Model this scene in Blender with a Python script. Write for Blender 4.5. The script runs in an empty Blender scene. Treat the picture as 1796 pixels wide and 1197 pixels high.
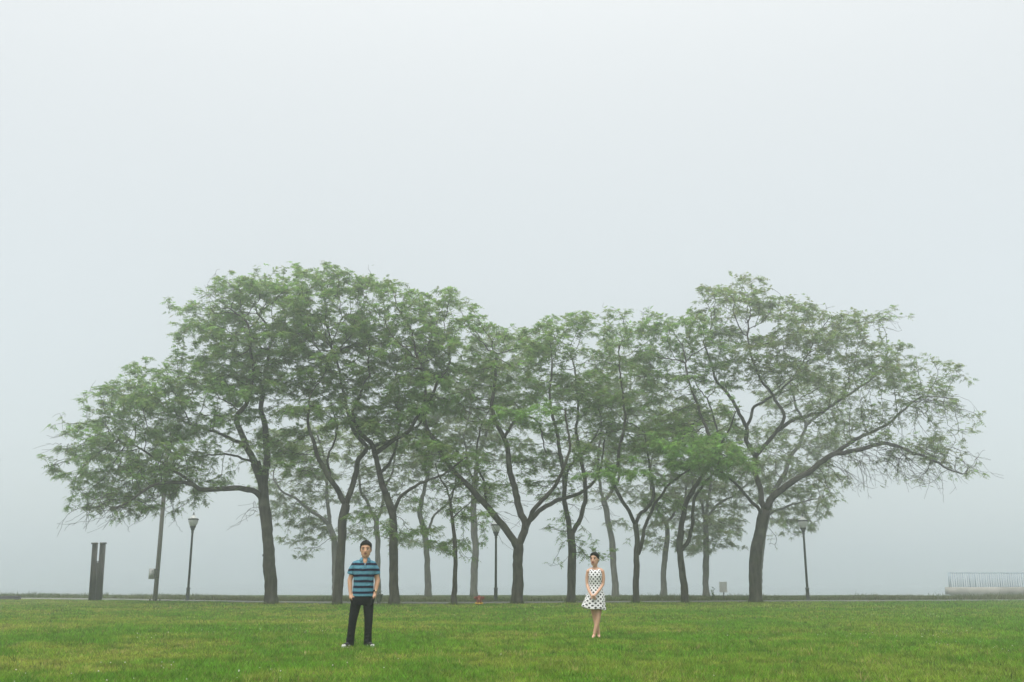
import bpy, bmesh, math, random
import numpy as np
from mathutils import Vector, Matrix
random.seed(7); RNG = np.random.default_rng(7)
R = math.radians
scene = bpy.context.scene
COL = scene.collection

# ---------------------------------------------------------------- camera
CAM_H, PITCH, LENS = 1.12, R(13.5), 35.0
cam_d = bpy.data.cameras.new('camera'); cam = bpy.data.objects.new('camera', cam_d); COL.objects.link(cam)
cam.location = (0, 0, CAM_H); cam.rotation_euler = (R(90) + PITCH, 0, 0)
cam_d.lens = LENS; cam_d.sensor_width = 36.0; cam_d.sensor_fit = 'HORIZONTAL'
cam_d.clip_start = 0.1; cam_d.clip_end = 9000
scene.camera = cam
# ---------------------------------------------------------------- sky, sun, exposure
SKY_L, SKY_A, SKY_B = 0.615, 0.0, 3.3
SUN_EL, SUN_AZ = R(58), R(205)          # high, behind the camera and a little to its left
world = bpy.data.worlds.new('World'); scene.world = world; world.use_nodes = True
wn, wl = world.node_tree.nodes, world.node_tree.links
wn.clear()
sky = wn.new('ShaderNodeTexSky'); sky.sky_type = 'NISHITA'; sky.sun_disc = False
sky.sun_elevation = SUN_EL; sky.sun_rotation = SUN_AZ; sky.air_density = 1.0; sky.dust_density = 4.0
bg1 = wn.new('ShaderNodeBackground'); bg1.inputs[1].default_value = 0.025
wl.new(sky.outputs[0], bg1.inputs[0])
# overcast sky: brighter with height, about three times as bright overhead as at the horizon
tc = wn.new('ShaderNodeTexCoord'); sep = wn.new('ShaderNodeSeparateXYZ'); wl.new(tc.outputs['Generated'], sep.inputs[0])
def wmath(op, a_, b_):
    n_ = wn.new('ShaderNodeMath'); n_.operation = op
    for k_, v_ in enumerate((a_, b_)):
        if isinstance(v_, (int, float)): n_.inputs[k_].default_value = v_
        else: wl.new(v_, n_.inputs[k_])
    return n_.outputs[0]
s_el = wmath('MAXIMUM', sep.outputs[2], 0.0)
lum = wmath('ADD', wmath('ADD', 1.0, wmath('MULTIPLY', s_el, SKY_A)), wmath('MULTIPLY', wmath('POWER', s_el, 5.0), SKY_B))
hz = wn.new('ShaderNodeMixRGB'); hz.inputs[1].default_value = (0.90, 0.995, 1.01, 1); hz.inputs[2].default_value = (0.985, 1.0, 0.975, 1)
wl.new(wmath('MINIMUM', wmath('MULTIPLY', s_el, 1.6), 1.0), hz.inputs[0])
bg2 = wn.new('ShaderNodeBackground'); wl.new(wmath('MULTIPLY', lum, SKY_L), bg2.inputs[1])
wl.new(hz.outputs[0], bg2.inputs[0])
add = wn.new('ShaderNodeAddShader'); wl.new(bg1.outputs[0], add.inputs[0]); wl.new(bg2.outputs[0], add.inputs[1])
wo = wn.new('ShaderNodeOutputWorld'); wl.new(add.outputs[0], wo.inputs[0])
sun_d = bpy.data.lights.new('sun', 'SUN'); sun_d.energy = 1.5; sun_d.angle = R(40); sun_d.color = (1.0, 0.97, 0.92)
sun = bpy.data.objects.new('sun', sun_d); COL.objects.link(sun)
sdir = Vector((math.sin(SUN_AZ) * math.cos(SUN_EL), math.cos(SUN_AZ) * math.cos(SUN_EL), math.sin(SUN_EL)))
sun.rotation_euler = sdir.to_track_quat('Z', 'Y').to_euler(); sun.location = (0, 0, 60)
vs = scene.view_settings; vs.view_transform = 'Standard'; vs.look = 'None'; vs.exposure = 0.28; vs.gamma = 1.0
vs.use_curve_mapping = False
cy = scene.cycles
cy.use_denoising = True
try: cy.denoiser = 'OPENIMAGEDENOISE'; cy.denoising_prefilter = 'ACCURATE'
except Exception: pass
cy.max_bounces = 8; cy.diffuse_bounces = 5; cy.transmission_bounces = 4; cy.glossy_bounces = 2
cy.volume_bounces = 3; cy.transparent_max_bounces = 6

# ---------------------------------------------------------------- pixel -> world (pixels of the 1796 x 1197 photograph)
FPX = LENS / 36.0 * 1796
FW = np.array((0, math.cos(PITCH), math.sin(PITCH))); UP = np.array((0, -math.sin(PITCH), math.cos(PITCH)))
def ray(px, py): return FW + np.array(((px - 898) / FPX, 0, 0)) + UP * ((598.5 - py) / FPX)
def at(px, py, Y):
    d = ray(px, py); return np.array((0, 0, CAM_H)) + d * (Y / d[1])
def ground(px, py, z=0.0):
    d = ray(px, py); return np.array((0, 0, CAM_H)) + d * ((z - CAM_H) / d[2])
def ppm(Y): return FPX / Y / math.cos(PITCH) * 1.0

# ---------------------------------------------------------------- helpers
def tag(o, label=None, cat=None, group=None, kind=None):
    if label: o['label'] = label
    if cat: o['category'] = cat
    if group: o['group'] = group
    if kind: o['kind'] = kind
    return o
def link(name, me, mat=None, parent=None, smooth=False):
    o = bpy.data.objects.new(name, me); COL.objects.link(o)
    if mat is not None:
        me.materials.clear(); me.materials.append(mat)
    if parent is not None: o.parent = parent
    if smooth: me.polygons.foreach_set('use_smooth', [True] * len(me.polygons))
    return o
def empty(name, loc, rz=0):
    o = bpy.data.objects.new(name, None); COL.objects.link(o); o.location = loc; o.rotation_euler = (0, 0, rz)
    o.empty_display_size = 0.2
    return o
def np_mesh(name, V, T=None, Q=None, col=None):
    V = np.asarray(V, dtype=np.float32).reshape(-1, 3)
    T = np.zeros((0, 3), np.int32) if T is None else np.asarray(T, np.int32).reshape(-1, 3)
    Q = np.zeros((0, 4), np.int32) if Q is None else np.asarray(Q, np.int32).reshape(-1, 4)
    me = bpy.data.meshes.new(name)
    me.vertices.add(len(V)); me.vertices.foreach_set('co', V.ravel())
    nl = T.size + Q.size
    me.loops.add(nl); me.loops.foreach_set('vertex_index', np.concatenate((T.ravel(), Q.ravel())))
    me.polygons.add(len(T) + len(Q))
    st = np.concatenate((np.arange(len(T)) * 3, T.size + np.arange(len(Q)) * 4)).astype(np.int32)
    me.polygons.foreach_set('loop_start', st)
    if col is not None:
        a = me.color_attributes.new('Col', 'FLOAT_COLOR', 'POINT')
        c = np.ones((len(V), 4), np.float32); c[:, :3] = col; a.data.foreach_set('color', c.ravel())
    me.update(calc_edges=True)
    return me
class MB:
    """collects verts and faces for one mesh"""
    def __init__(s): s.v = []; s.q = []; s.t = []; s.n = 0
    def put(s, V, Q=None, T=None):
        V = np.asarray(V, float).reshape(-1, 3); s.v.append(V)
        if Q is not None and len(Q): s.q.append(np.asarray(Q, int).reshape(-1, 4) + s.n)
        if T is not None and len(T): s.t.append(np.asarray(T, int).reshape(-1, 3) + s.n)
        s.n += len(V)
    def box(s, c, size, rz=0.0, taper=1.0):
        x, y, z = [a / 2 for a in size]
        V = np.array([(sx * x * (taper if sz > 0 else 1), sy * y * (taper if sz > 0 else 1), sz * z) for sz in (-1, 1) for sy in (-1, 1) for sx in (-1, 1)])
        if rz:
            c_, s_ = math.cos(rz), math.sin(rz); V = np.stack((V[:, 0] * c_ - V[:, 1] * s_, V[:, 0] * s_ + V[:, 1] * c_, V[:, 2]), 1)
        s.put(V + np.asarray(c), [(0, 2, 3, 1), (4, 5, 7, 6), (0, 1, 5, 4), (2, 6, 7, 3), (0, 4, 6, 2), (1, 3, 7, 5)])
    def lathe(s, prof, c=(0, 0, 0), n=20, flute=0.0):
        a = np.linspace(0, 2 * math.pi, n, endpoint=False); V = []
        for r, z in prof:
            rr = r * (1 + flute * np.cos(a * 8)); V.append(np.stack((rr * np.cos(a), rr * np.sin(a), np.full(n, z)), 1))
        V = np.concatenate(V) + np.asarray(c); Q = []
        for i in range(len(prof) - 1):
            for k in range(n): Q.append((i * n + k, i * n + (k + 1) % n, (i + 1) * n + (k + 1) % n, (i + 1) * n + k))
        m = len(V); T = [(m, (k + 1) % n, k) for k in range(n)] + [(m + 1, (len(prof) - 1) * n + k, (len(prof) - 1) * n + (k + 1) % n) for k in range(n)]
        V = np.concatenate((V, np.asarray(c) + np.array([(0, 0, prof[0][1]), (0, 0, prof[-1][1])])))
        s.put(V, Q, T)
    def tube(s, P, rad, n=8, sx=1.0, cap=True, wob=0.0, rng=None):
        P = np.asarray(P, float); rad = np.broadcast_to(np.asarray(rad, float), (len(P),))
        V, Q, T = tube_arrays(P, rad, n, wob, rng, cap); s.put(V, Q, T)
    def ball(s, c, r, n=14, m=9, rot=None):
        r = np.broadcast_to(np.asarray(r, float), (3,)); V = [(0, 0, -1)]
        for i in range(1, m):
            t = -math.pi / 2 + math.pi * i / m
            for k in range(n):
                a = 2 * math.pi * k / n; V.append((math.cos(t) * math.cos(a), math.cos(t) * math.sin(a), math.sin(t)))
        V.append((0, 0, 1)); V = np.array(V) * r
        if rot is not None: V = V @ np.array(rot.to_3x3()).T
        Q, T = [], []
        for k in range(n):
            T.append((0, 1 + (k + 1) % n, 1 + k)); b = 1 + (m - 2) * n; T.append((len(V) - 1, b + k, b + (k + 1) % n))
            for i in range(m - 2):
                b = 1 + i * n; Q.append((b + k, b + (k + 1) % n, b + n + (k + 1) % n, b + n + k))
        s.put(V + np.asarray(c), Q, T)
    def mesh(s, name, col=None):
        V = np.concatenate(s.v); Q = np.concatenate(s.q) if s.q else None; T = np.concatenate(s.t) if s.t else None
        return np_mesh(name, V, T, Q, col)
    def build(s, name, mat, parent=None, smooth=False, col=None): return link(name, s.mesh(name, col), mat, parent, smooth)
def tube_arrays(P, rad, n, wob=0.0, rng=None, cap=True):
    K = len(P); d = np.gradient(P, axis=0); d /= np.linalg.norm(d, axis=1)[:, None] + 1e-9
    ref = np.array((0, 0, 1.0)) if abs(d[0, 2]) < 0.8 else np.array((1.0, 0, 0))
    N = np.zeros((K, 3)); B = np.zeros((K, 3))
    u = np.cross(d[0], ref); u /= np.linalg.norm(u)
    for i in range(K):
        u = u - d[i] * np.dot(u, d[i]); u /= np.linalg.norm(u) + 1e-9
        N[i] = u; B[i] = np.cross(d[i], u)
    a = np.linspace(0, 2 * math.pi, n, endpoint=False)
    rr = rad[:, None] * np.ones((1, n))
    if wob and rng is not None:
        ph = rng.uniform(0, 6.28, 3)
        s_ = np.arange(K)[:, None]
        rr = rr * (1 + wob * (np.sin(3 * a + ph[0] + s_ * .12) * .5 + np.sin(5 * a + ph[1] - s_ * .2) * .35) + rng.normal(0, wob * .45, (K, n)))
    V = P[:, None, :] + rr[:, :, None] * (np.cos(a)[None, :, None] * N[:, None, :] + np.sin(a)[None, :, None] * B[:, None, :])
    V = V.reshape(-1, 3)
    i = np.arange(K - 1)[:, None] * n; k = np.arange(n)[None, :]; k2 = (k + 1) % n
    Q = np.stack((i + k, i + k2, i + n + k2, i + n + k), -1).reshape(-1, 4)
    T = np.zeros((0, 3), int)
    if cap:
        V = np.concatenate((V, P[:1], P[-1:])); m = K * n; kk = np.arange(n)
        T = np.concatenate((np.stack((np.full(n, m), (kk + 1) % n, kk), 1), np.stack((np.full(n, m + 1), (K - 1) * n + kk, (K - 1) * n + (kk + 1) % n), 1)))
    return V, Q, T
def spline(P, step):
    P = np.asarray(P, float)
    if len(P) < 3:
        n = max(2, int(np.linalg.norm(P[1] - P[0]) / step) + 1); t = np.linspace(0, 1, n)[:, None]; return P[0] * (1 - t) + P[1] * t
    E = np.concatenate((2 * P[:1] - P[1:2], P, 2 * P[-1:] - P[-2:-1])); out = []
    for i in range(1, len(E) - 2):
        p0, p1, p2, p3 = E[i - 1:i + 3]; n = max(1, int(np.linalg.norm(p2[:3] - p1[:3]) / step)); t = np.linspace(0, 1, n, endpoint=False)[:, None]
        out.append(.5 * (2 * p1 + (p2 - p0) * t + (2 * p0 - 5 * p1 + 4 * p2 - p3) * t * t + (3 * p1 - p0 - 3 * p2 + p3) * t ** 3))
    out.append(P[-1:]); return np.concatenate(out)
class Noise2:
    def __init__(s, seed, n=256): s.g = np.random.default_rng(seed).random((n, n)); s.n = n
    def __call__(s, x, y, scale):
        x = np.asarray(x) * scale + 1000; y = np.asarray(y) * scale + 1000; i = np.floor(x).astype(int); j = np.floor(y).astype(int)
        fx = x - i; fy = y - j; fx = fx * fx * (3 - 2 * fx); fy = fy * fy * (3 - 2 * fy); n = s.n
        g = lambda a, b: s.g[a % n, b % n]
        return (g(i, j) * (1 - fx) + g(i + 1, j) * fx) * (1 - fy) + (g(i, j + 1) * (1 - fx) + g(i + 1, j + 1) * fx) * fy
NZ = Noise2(3)

# ---------------------------------------------------------------- materials
def mat_new(name):
    m = bpy.data.materials.new(name); m.use_nodes = True; nt = m.node_tree
    return m, nt, nt.nodes['Principled BSDF']
def setp(b, **k):
    for n, v in k.items():
        n = n.replace('_', ' ')
        if n in b.inputs: b.inputs[n].default_value = v
def noisy(name, c1, c2, scale=4.0, rough=0.8, bump=0.0, bscale=None, detail=6, spec=0.3, metal=0.0, stretch=(1, 1, 1)):
    m, nt, b = mat_new(name); N, L = nt.nodes, nt.links
    tcn = N.new('ShaderNodeTexCoord'); mp = N.new('ShaderNodeMapping'); mp.inputs['Scale'].default_value = stretch
    L.new(tcn.outputs['Object'], mp.inputs[0])
    nz = N.new('ShaderNodeTexNoise'); nz.inputs['Scale'].default_value = scale; nz.inputs['Detail'].default_value = detail
    L.new(mp.outputs[0], nz.inputs['Vector'])
    rp = N.new('ShaderNodeValToRGB'); rp.color_ramp.elements[0].position = .32; rp.color_ramp.elements[1].position = .68
    rp.color_ramp.elements[0].color = (*c1, 1); rp.color_ramp.elements[1].color = (*c2, 1)
    L.new(nz.outputs[0], rp.inputs[0]); L.new(rp.outputs[0], b.inputs['Base Color'])
    setp(b, Roughness=rough, Metallic=metal); b.inputs['Specular IOR Level'].default_value = spec
    if bump:
        n2 = N.new('ShaderNodeTexNoise'); n2.inputs['Scale'].default_value = bscale or scale * 3; n2.inputs['Detail'].default_value = 6
        L.new(mp.outputs[0], n2.inputs['Vector'])
        bp = N.new('ShaderNodeBump'); bp.inputs['Strength'].default_value = bump; bp.inputs['Distance'].default_value = 0.03
        L.new(n2.outputs[0], bp.inputs['Height']); L.new(bp.outputs[0], b.inputs['Normal'])
    return m
def leafy(name, trans=0.35, rough=0.6, tint=(1, 1, 1)):
    m, nt, b = mat_new(name); N, L = nt.nodes, nt.links
    at_ = N.new('ShaderNodeAttribute'); at_.attribute_name = 'Col'
    tr = N.new('ShaderNodeBsdfTranslucent'); mx = N.new('ShaderNodeMixShader'); mx.inputs[0].default_value = trans
    L.new(at_.outputs['Color'], b.inputs['Base Color']); gm = N.new('ShaderNodeMixRGB'); gm.blend_type = 'MULTIPLY'; gm.inputs[0].default_value = 1.0; gm.inputs[2].default_value = (1.35 * tint[0], 1.35 * tint[1], tint[2], 1); L.new(at_.outputs['Color'], gm.inputs[1]); L.new(gm.outputs[0], tr.inputs['Color'])
    setp(b, Roughness=rough); b.inputs['Specular IOR Level'].default_value = 0.25
    L.new(b.outputs[0], mx.inputs[1]); L.new(tr.outputs[0], mx.inputs[2])
    L.new(mx.outputs[0], N['Material Output'].inputs['Surface'])
    return m
M = {}
M['bark'] = noisy('bark', (0.018, 0.016, 0.013), (0.080, 0.072, 0.062), 9, .95, 1.0, 22, stretch=(1, 1, .22), spec=.1)
M['bark_grey'] = noisy('bark_grey', (0.075, 0.072, 0.066), (0.17, 0.165, 0.155), 9, .95, 1.0, 22, stretch=(1, 1, .22), spec=.1)  # rear row's bark: fog and lake-side light painted in as a paler colour
M['twig'] = noisy('twig', (0.028, 0.024, 0.02), (0.06, 0.052, 0.044), 5, .95, spec=.1)
M['leaf'] = leafy('leaf', .55)
M['grass'] = leafy('grass', .35, .65)
M['concrete'] = noisy('concrete', (0.30, 0.29, 0.27), (0.46, 0.44, 0.41), 1.2, .9, .25, 30)
M['path'] = noisy('path_concrete', (0.15, 0.15, 0.14), (0.24, 0.24, 0.225), .8, .9, .2, 25)
M['steel'] = noisy('weathered_steel', (0.035, 0.033, 0.032), (0.075, 0.068, 0.064), 3, .75, .25, 14, stretch=(1, 1, .4))
M['steel_pale'] = noisy('pale_steel_edge', (0.10, 0.10, 0.10), (0.17, 0.17, 0.165), 4, .7, .2, 14)  # plain paler steel for one side of the post and its seam
M['iron'] = noisy('lamp_iron', (0.042, 0.047, 0.048), (0.08, 0.087, 0.088), 5, .6, .1, 20)
M['pole_grey'] = noisy('pole_grey', (0.13, 0.125, 0.115), (0.22, 0.21, 0.195), 3, .85, .4, 20, stretch=(1, 1, .15))
M['galv'] = noisy('galvanised', (0.36, 0.37, 0.37), (0.52, 0.53, 0.52), 5, .55, .1, 20, metal=.2)
M['rail'] = noisy('rail_paint', (0.32, 0.39, 0.46), (0.40, 0.47, 0.54), 6, .6)
M['dark_blue'] = noisy('dark_timber', (0.035, 0.033, 0.05), (0.07, 0.066, 0.085), 6, .8, .3, 30)
M['hyd_red'] = noisy('hydrant_red', (0.15, 0.035, 0.028), (0.24, 0.07, 0.055), 14, .6, .2, 40)
M['hyd_yel'] = noisy('hydrant_yellow', (0.55, 0.30, 0.02), (0.68, 0.40, 0.04), 12, .6)
M['urn'] = noisy('urn_iron', (0.06, 0.07, 0.055), (0.11, 0.125, 0.10), 8, .8, .3, 30)
M['black'] = noisy('black_metal', (0.012, 0.012, 0.012), (0.03, 0.03, 0.03), 8, .6)

def mottle(m, col, scale, lo, hi):
    """a second, broader patchiness (lichen, damp) over a noisy() material"""
    nt = m.node_tree; N, L = nt.nodes, nt.links; b = N['Principled BSDF']; src = b.inputs['Base Color'].links[0].from_socket
    t_ = N.new('ShaderNodeTexCoord'); n_ = N.new('ShaderNodeTexNoise'); n_.inputs['Scale'].default_value = scale; n_.inputs['Detail'].default_value = 5; L.new(t_.outputs['Object'], n_.inputs['Vector'])
    r_ = N.new('ShaderNodeMapRange'); r_.inputs[1].default_value = lo; r_.inputs[2].default_value = hi; L.new(n_.outputs[0], r_.inputs[0])
    x_ = N.new('ShaderNodeMixRGB'); x_.inputs[2].default_value = (*col, 1); L.new(r_.outputs[0], x_.inputs[0]); L.new(src, x_.inputs[1]); L.new(x_.outputs[0], b.inputs['Base Color'])
mottle(M['bark'], (0.10, 0.105, 0.075), 1.6, .50, .72); mottle(M['bark'], (0.022, 0.02, 0.017), 2.3, .56, .74)
mottle(M['bark_grey'], (0.13, 0.14, 0.11), 1.6, .5, .72); mottle(M['concrete'], (0.20, 0.195, 0.18), .35, .5, .7); mottle(M['steel'], (0.10, 0.07, 0.05), 1.5, .54, .72)
# ================================================================ THE SETTING
WATER_Z, LAND_END = -1.6, 78.0
EDGE = [(-260, 1049.5), (0, 1051.5), (190, 1053.5), (450, 1058.6), (650, 1059.8), (850, 1060.0), (1000, 1058.8), (1300, 1057.2), (1796, 1055.2), (2100, 1054.5)]
EG = np.array([ground(*p)[:2] for p in EDGE])
def edge_y(x): return np.interp(x, EG[:, 0], EG[:, 1])
PATH_W = 1.9
# land: a gently uneven sheet that ends in a bank
def land_z(x, y): return (NZ(x, y, .12) - .5) * .05 + (NZ(x, y, .45) - .5) * .035
xs = np.concatenate((np.linspace(-420, -45, 16), np.linspace(-42, 42, 106), np.linspace(45, 420, 16)))
ys = np.concatenate((np.linspace(-220, -4, 10), np.linspace(0, LAND_END, 96)))
GX, GY = np.meshgrid(xs, ys); GZ = land_z(GX, GY) * ((GY > 2) & (np.abs(GX) < 43))
bank = [(LAND_END + 1.5, -.35), (LAND_END + 4, -1.2), (LAND_END + 7, -2.4)]
rows = [np.stack((GX, GY, GZ), -1)] + [np.stack((xs, np.full(len(xs), y), np.full(len(xs), z)), -1)[None] for y, z in bank]
LV = np.concatenate(rows); nr, nc = LV.shape[:2]
ii, jj = np.meshgrid(np.arange(nr - 1), np.arange(nc - 1), indexing='ij'); b0 = ii * nc + jj
LQ = np.stack((b0, b0 + 1, b0 + nc + 1, b0 + nc), -1).reshape(-1, 4)
m, nt, b = mat_new('lawn_soil'); N, L = nt.nodes, nt.links
geo = N.new('ShaderNodeNewGeometry')
def nzn(scale, detail=4):
    n = N.new('ShaderNodeTexNoise'); n.inputs['Scale'].default_value = scale; n.inputs['Detail'].default_value = detail
    L.new(geo.outputs['Position'], n.inputs['Vector']); return n
def rampn(n, p0, c0, p1, c1):
    r = N.new('ShaderNodeValToRGB'); r.color_ramp.elements[0].position = p0; r.color_ramp.elements[1].position = p1
    r.color_ramp.elements[0].color = (*c0, 1); r.color_ramp.elements[1].color = (*c1, 1); L.new(n.outputs[0], r.inputs[0]); return r
r1 = rampn(nzn(.7), .35, (0.045, 0.085, 0.014), .68, (0.115, 0.125, 0.03))
r2 = rampn(nzn(16, 5), .35, (0.5, 0.55, 0.5), .7, (1.1, 1.1, 1.0))
mx = N.new('ShaderNodeMixRGB'); mx.blend_type = 'MULTIPLY'; mx.inputs[0].default_value = 1
L.new(r1.outputs[0], mx.inputs[1]); L.new(r2.outputs[0], mx.inputs[2]); L.new(mx.outputs[0], b.inputs['Base Color'])
setp(b, Roughness=.95); b.inputs['Specular IOR Level'].default_value = .1
bp = N.new('ShaderNodeBump'); bp.inputs['Strength'].default_value = .8; bp.inputs['Distance'].default_value = .03
L.new(nzn(30, 5).outputs[0], bp.inputs['Height']); L.new(bp.outputs[0], b.inputs['Normal'])
M['soil'] = m
lawn = link('lawn', np_mesh('lawn', LV.reshape(-1, 3), None, LQ), M['soil'], smooth=True); tag(lawn, kind='structure')
# path behind the tree row
px_ = np.linspace(EG[0, 0], EG[-1, 0], 120); pn = edge_y(px_) + .9
k_ = np.ones(9) / 9; pn = np.convolve(np.pad(pn, 4, 'edge'), k_, 'valid')
PV = np.concatenate([np.stack((px_, pn + dy, land_z(px_, pn + dy) * 0 + .045), 1) for dy in (0, PATH_W)] + [np.stack((px_, pn + dy, np.full(120, -.06)), 1) for dy in (0, PATH_W)])
i_ = np.arange(119)
PQ = np.concatenate((np.stack((i_, i_ + 1, i_ + 121, i_ + 120), 1), np.stack((i_ + 240, i_ + 241, i_ + 1, i_), 1), np.stack((i_ + 120, i_ + 121, i_ + 361, i_ + 360), 1)))
path = link('path', np_mesh('path', PV, None, PQ), M['path']); tag(path, kind='structure')
def path_y(x): return np.interp(x, px_, pn)
# lake
m, nt, b = mat_new('lake_water'); N, L = nt.nodes, nt.links
setp(b, Base_Color=(0.10, 0.14, 0.15, 1), Roughness=.12, IOR=1.33)
tcn = N.new('ShaderNodeNewGeometry'); nn = N.new('ShaderNodeTexNoise'); nn.inputs['Scale'].default_value = 1.2; nn.inputs['Detail'].default_value = 3
L.new(tcn.outputs['Position'], nn.inputs['Vector']); bp = N.new('ShaderNodeBump'); bp.inputs['Strength'].default_value = .25; bp.inputs['Distance'].default_value = .2
L.new(nn.outputs[0], bp.inputs['Height']); L.new(bp.outputs[0], b.inputs['Normal'])
wb = MB(); wb.put([(-3200, 70, WATER_Z), (3200, 70, WATER_Z), (3200, 3400, WATER_Z), (-3200, 3400, WATER_Z)], [(0, 1, 2, 3)])
water = wb.build('water', m); tag(water, kind='structure')

# ---------------------------------------------------------------- grass: blades far too many to count
def blades(x, y, z0, h, w, lean, col, seg2=False):
    n = len(x); a = RNG.uniform(0, 6.283, n); la = RNG.uniform(0, 6.283, n)
    dx, dy = np.cos(a) * w / 2, np.sin(a) * w / 2; lx, ly = np.cos(la) * lean * h, np.sin(la) * lean * h
    c2 = col * .8  # roots coloured darker to stand in for shade between blades
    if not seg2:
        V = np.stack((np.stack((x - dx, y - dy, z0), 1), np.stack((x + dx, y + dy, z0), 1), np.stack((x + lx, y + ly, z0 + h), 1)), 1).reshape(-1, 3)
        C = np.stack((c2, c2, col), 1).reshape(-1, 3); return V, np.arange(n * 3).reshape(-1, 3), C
    zm = z0 + h * .55; q = .35
    V = np.stack((np.stack((x - dx, y - dy, z0), 1), np.stack((x + dx, y + dy, z0), 1), np.stack((x - dx * .8 + lx * q, y - dy * .8 + ly * q, zm), 1),
                  np.stack((x + dx * .8 + lx * q, y + dy * .8 + ly * q, zm), 1), np.stack((x + lx, y + ly, z0 + h), 1)), 1).reshape(-1, 3)
    B = (np.arange(n) * 5)[:, None]
    T = np.concatenate((B + np.array((0, 1, 3)), B + np.array((0, 3, 2)), B + np.array((2, 3, 4))))
    return V, T, np.stack((col, col, col, col, col), 1).reshape(-1, 3)
def lawn_col(x, y):
    n1 = NZ(x, y, .33); n2 = NZ(x + 31, y + 7, 1.1); n3 = NZ(x - 11, y + 53, 4.0)
    dry = np.clip((n1 * .40 + n2 * .35 + n3 * .35 - .40) * 3.0, 0, 1)
    right = np.clip((x / (y + 1) + .25) * 1.4, 0, 1)               # the right of the lawn is the lusher part
    dry = dry * (1 - .55 * right)
    g = np.array((0.120, 0.275, 0.022)); yv = np.array((0.285, 0.34, 0.055))
    return g * (1 - dry[:, None]) + yv * dry[:, None], dry
SPAN = .575
VV, TT, CC, off = [], [], [], 0
for y0, y1, dens, w, hm in ((7.5, 10.6, 220, .014, .058), (11, 15.5, 2100, .0085, .056), (15.5, 21, 1300, .011, .056), (21, 30, 600, .016, .058), (30, 40, 230, .024, .06), (40, 62, 95, .036, .06)):
    A = SPAN * (y1 ** 2 - y0 ** 2) + 3 * (y1 - y0); n = int(A * dens)
    y = np.sqrt(RNG.uniform(y0 ** 2, y1 ** 2, n)); x = RNG.uniform(-1, 1, n) * (SPAN * y + 1.5)
    keep = (y < edge_y(x) + .9) & (NZ(x + 2, y + 4, 7.0) * .6 + NZ(x, y, 15.0) * .4 > RNG.uniform(.12, .36, n)); x, y = x[keep], y[keep]; n = len(x)
    col, dry = lawn_col(x, y)
    tuft = NZ(x + 5, y + 9, 2.6); fine = NZ(x, y, 9.0)
    h = hm * (.45 + .75 * tuft + .5 * fine) * RNG.uniform(.6, 1.35, n) * (1 - .25 * dry)
    mid = NZ(x + 3, y - 8, 3.3)
    col = col * RNG.uniform(.45, 1.5, n)[:, None] * (.50 + .55 * fine + .45 * mid)[:, None]
    straw = RNG.random(n) < .05 + .10 * dry; col[straw] = np.array((0.34, 0.29, 0.12)) * RNG.uniform(.6, 1.15, (straw.sum(), 1))
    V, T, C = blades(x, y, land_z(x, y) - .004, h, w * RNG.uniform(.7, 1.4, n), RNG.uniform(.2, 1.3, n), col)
    VV.append(V); TT.append(T + off); CC.append(C); off += len(V)
# coarser tufts, weeds and dry clumps standing out of the sward
TC = 1.12 * np.array([(0.05, 0.115, 0.018), (0.075, 0.18, 0.022), (0.16, 0.29, 0.04), (0.30, 0.36, 0.075), (0.42, 0.36, 0.16), (0.035, 0.075, 0.014), (0.22, 0.33, 0.05)])
for y0, y1, dens, nb, w, hm, sp_ in ((10, 13, 34, 10, .0075, .056, .030), (13, 18, 30, 9, .010, .056, .034), (18, 26, 17, 8, .015, .057, .05), (26, 37, 8, 8, .022, .058, .075), (37, 58, 3.6, 8, .034, .058, .11)):
    A = SPAN * (y1 ** 2 - y0 ** 2) + 3 * (y1 - y0); n = int(A * dens)
    ty = np.sqrt(RNG.uniform(y0 ** 2, y1 ** 2, n)); tx = RNG.uniform(-1, 1, n) * (SPAN * ty + 1.5); _, dr_ = lawn_col(tx, ty)
    pick = np.where(RNG.random(n) < dr_ * .75, RNG.choice((3, 4, 6), n, p=(.45, .25, .30)), RNG.choice((0, 1, 2, 5, 6), n, p=(.25, .25, .25, .13, .12)))
    tc_ = TC[pick] * RNG.uniform(.7, 1.25, (n, 1)); th = hm * RNG.lognormal(0, .35, n); ts = sp_ * RNG.lognormal(0, .4, n)
    rep = np.repeat(np.arange(n), nb); x = tx[rep] + RNG.normal(0, 1, len(rep)) * ts[rep]; y = ty[rep] + RNG.normal(0, 1, len(rep)) * ts[rep]
    k = y < edge_y(x) + .9; x, y, rep = x[k], y[k], rep[k]
    V, T, C = blades(x, y, land_z(x, y) - .004, np.clip(th[rep], .03, .13) * RNG.uniform(.6, 1.2, len(rep)), w * RNG.uniform(.7, 1.5, len(rep)), RNG.uniform(.15, 1.1, len(rep)), tc_[rep] * RNG.uniform(.75, 1.25, (len(rep), 1)))
    VV.append(V); TT.append(T + off); CC.append(C); off += len(V)
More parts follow.
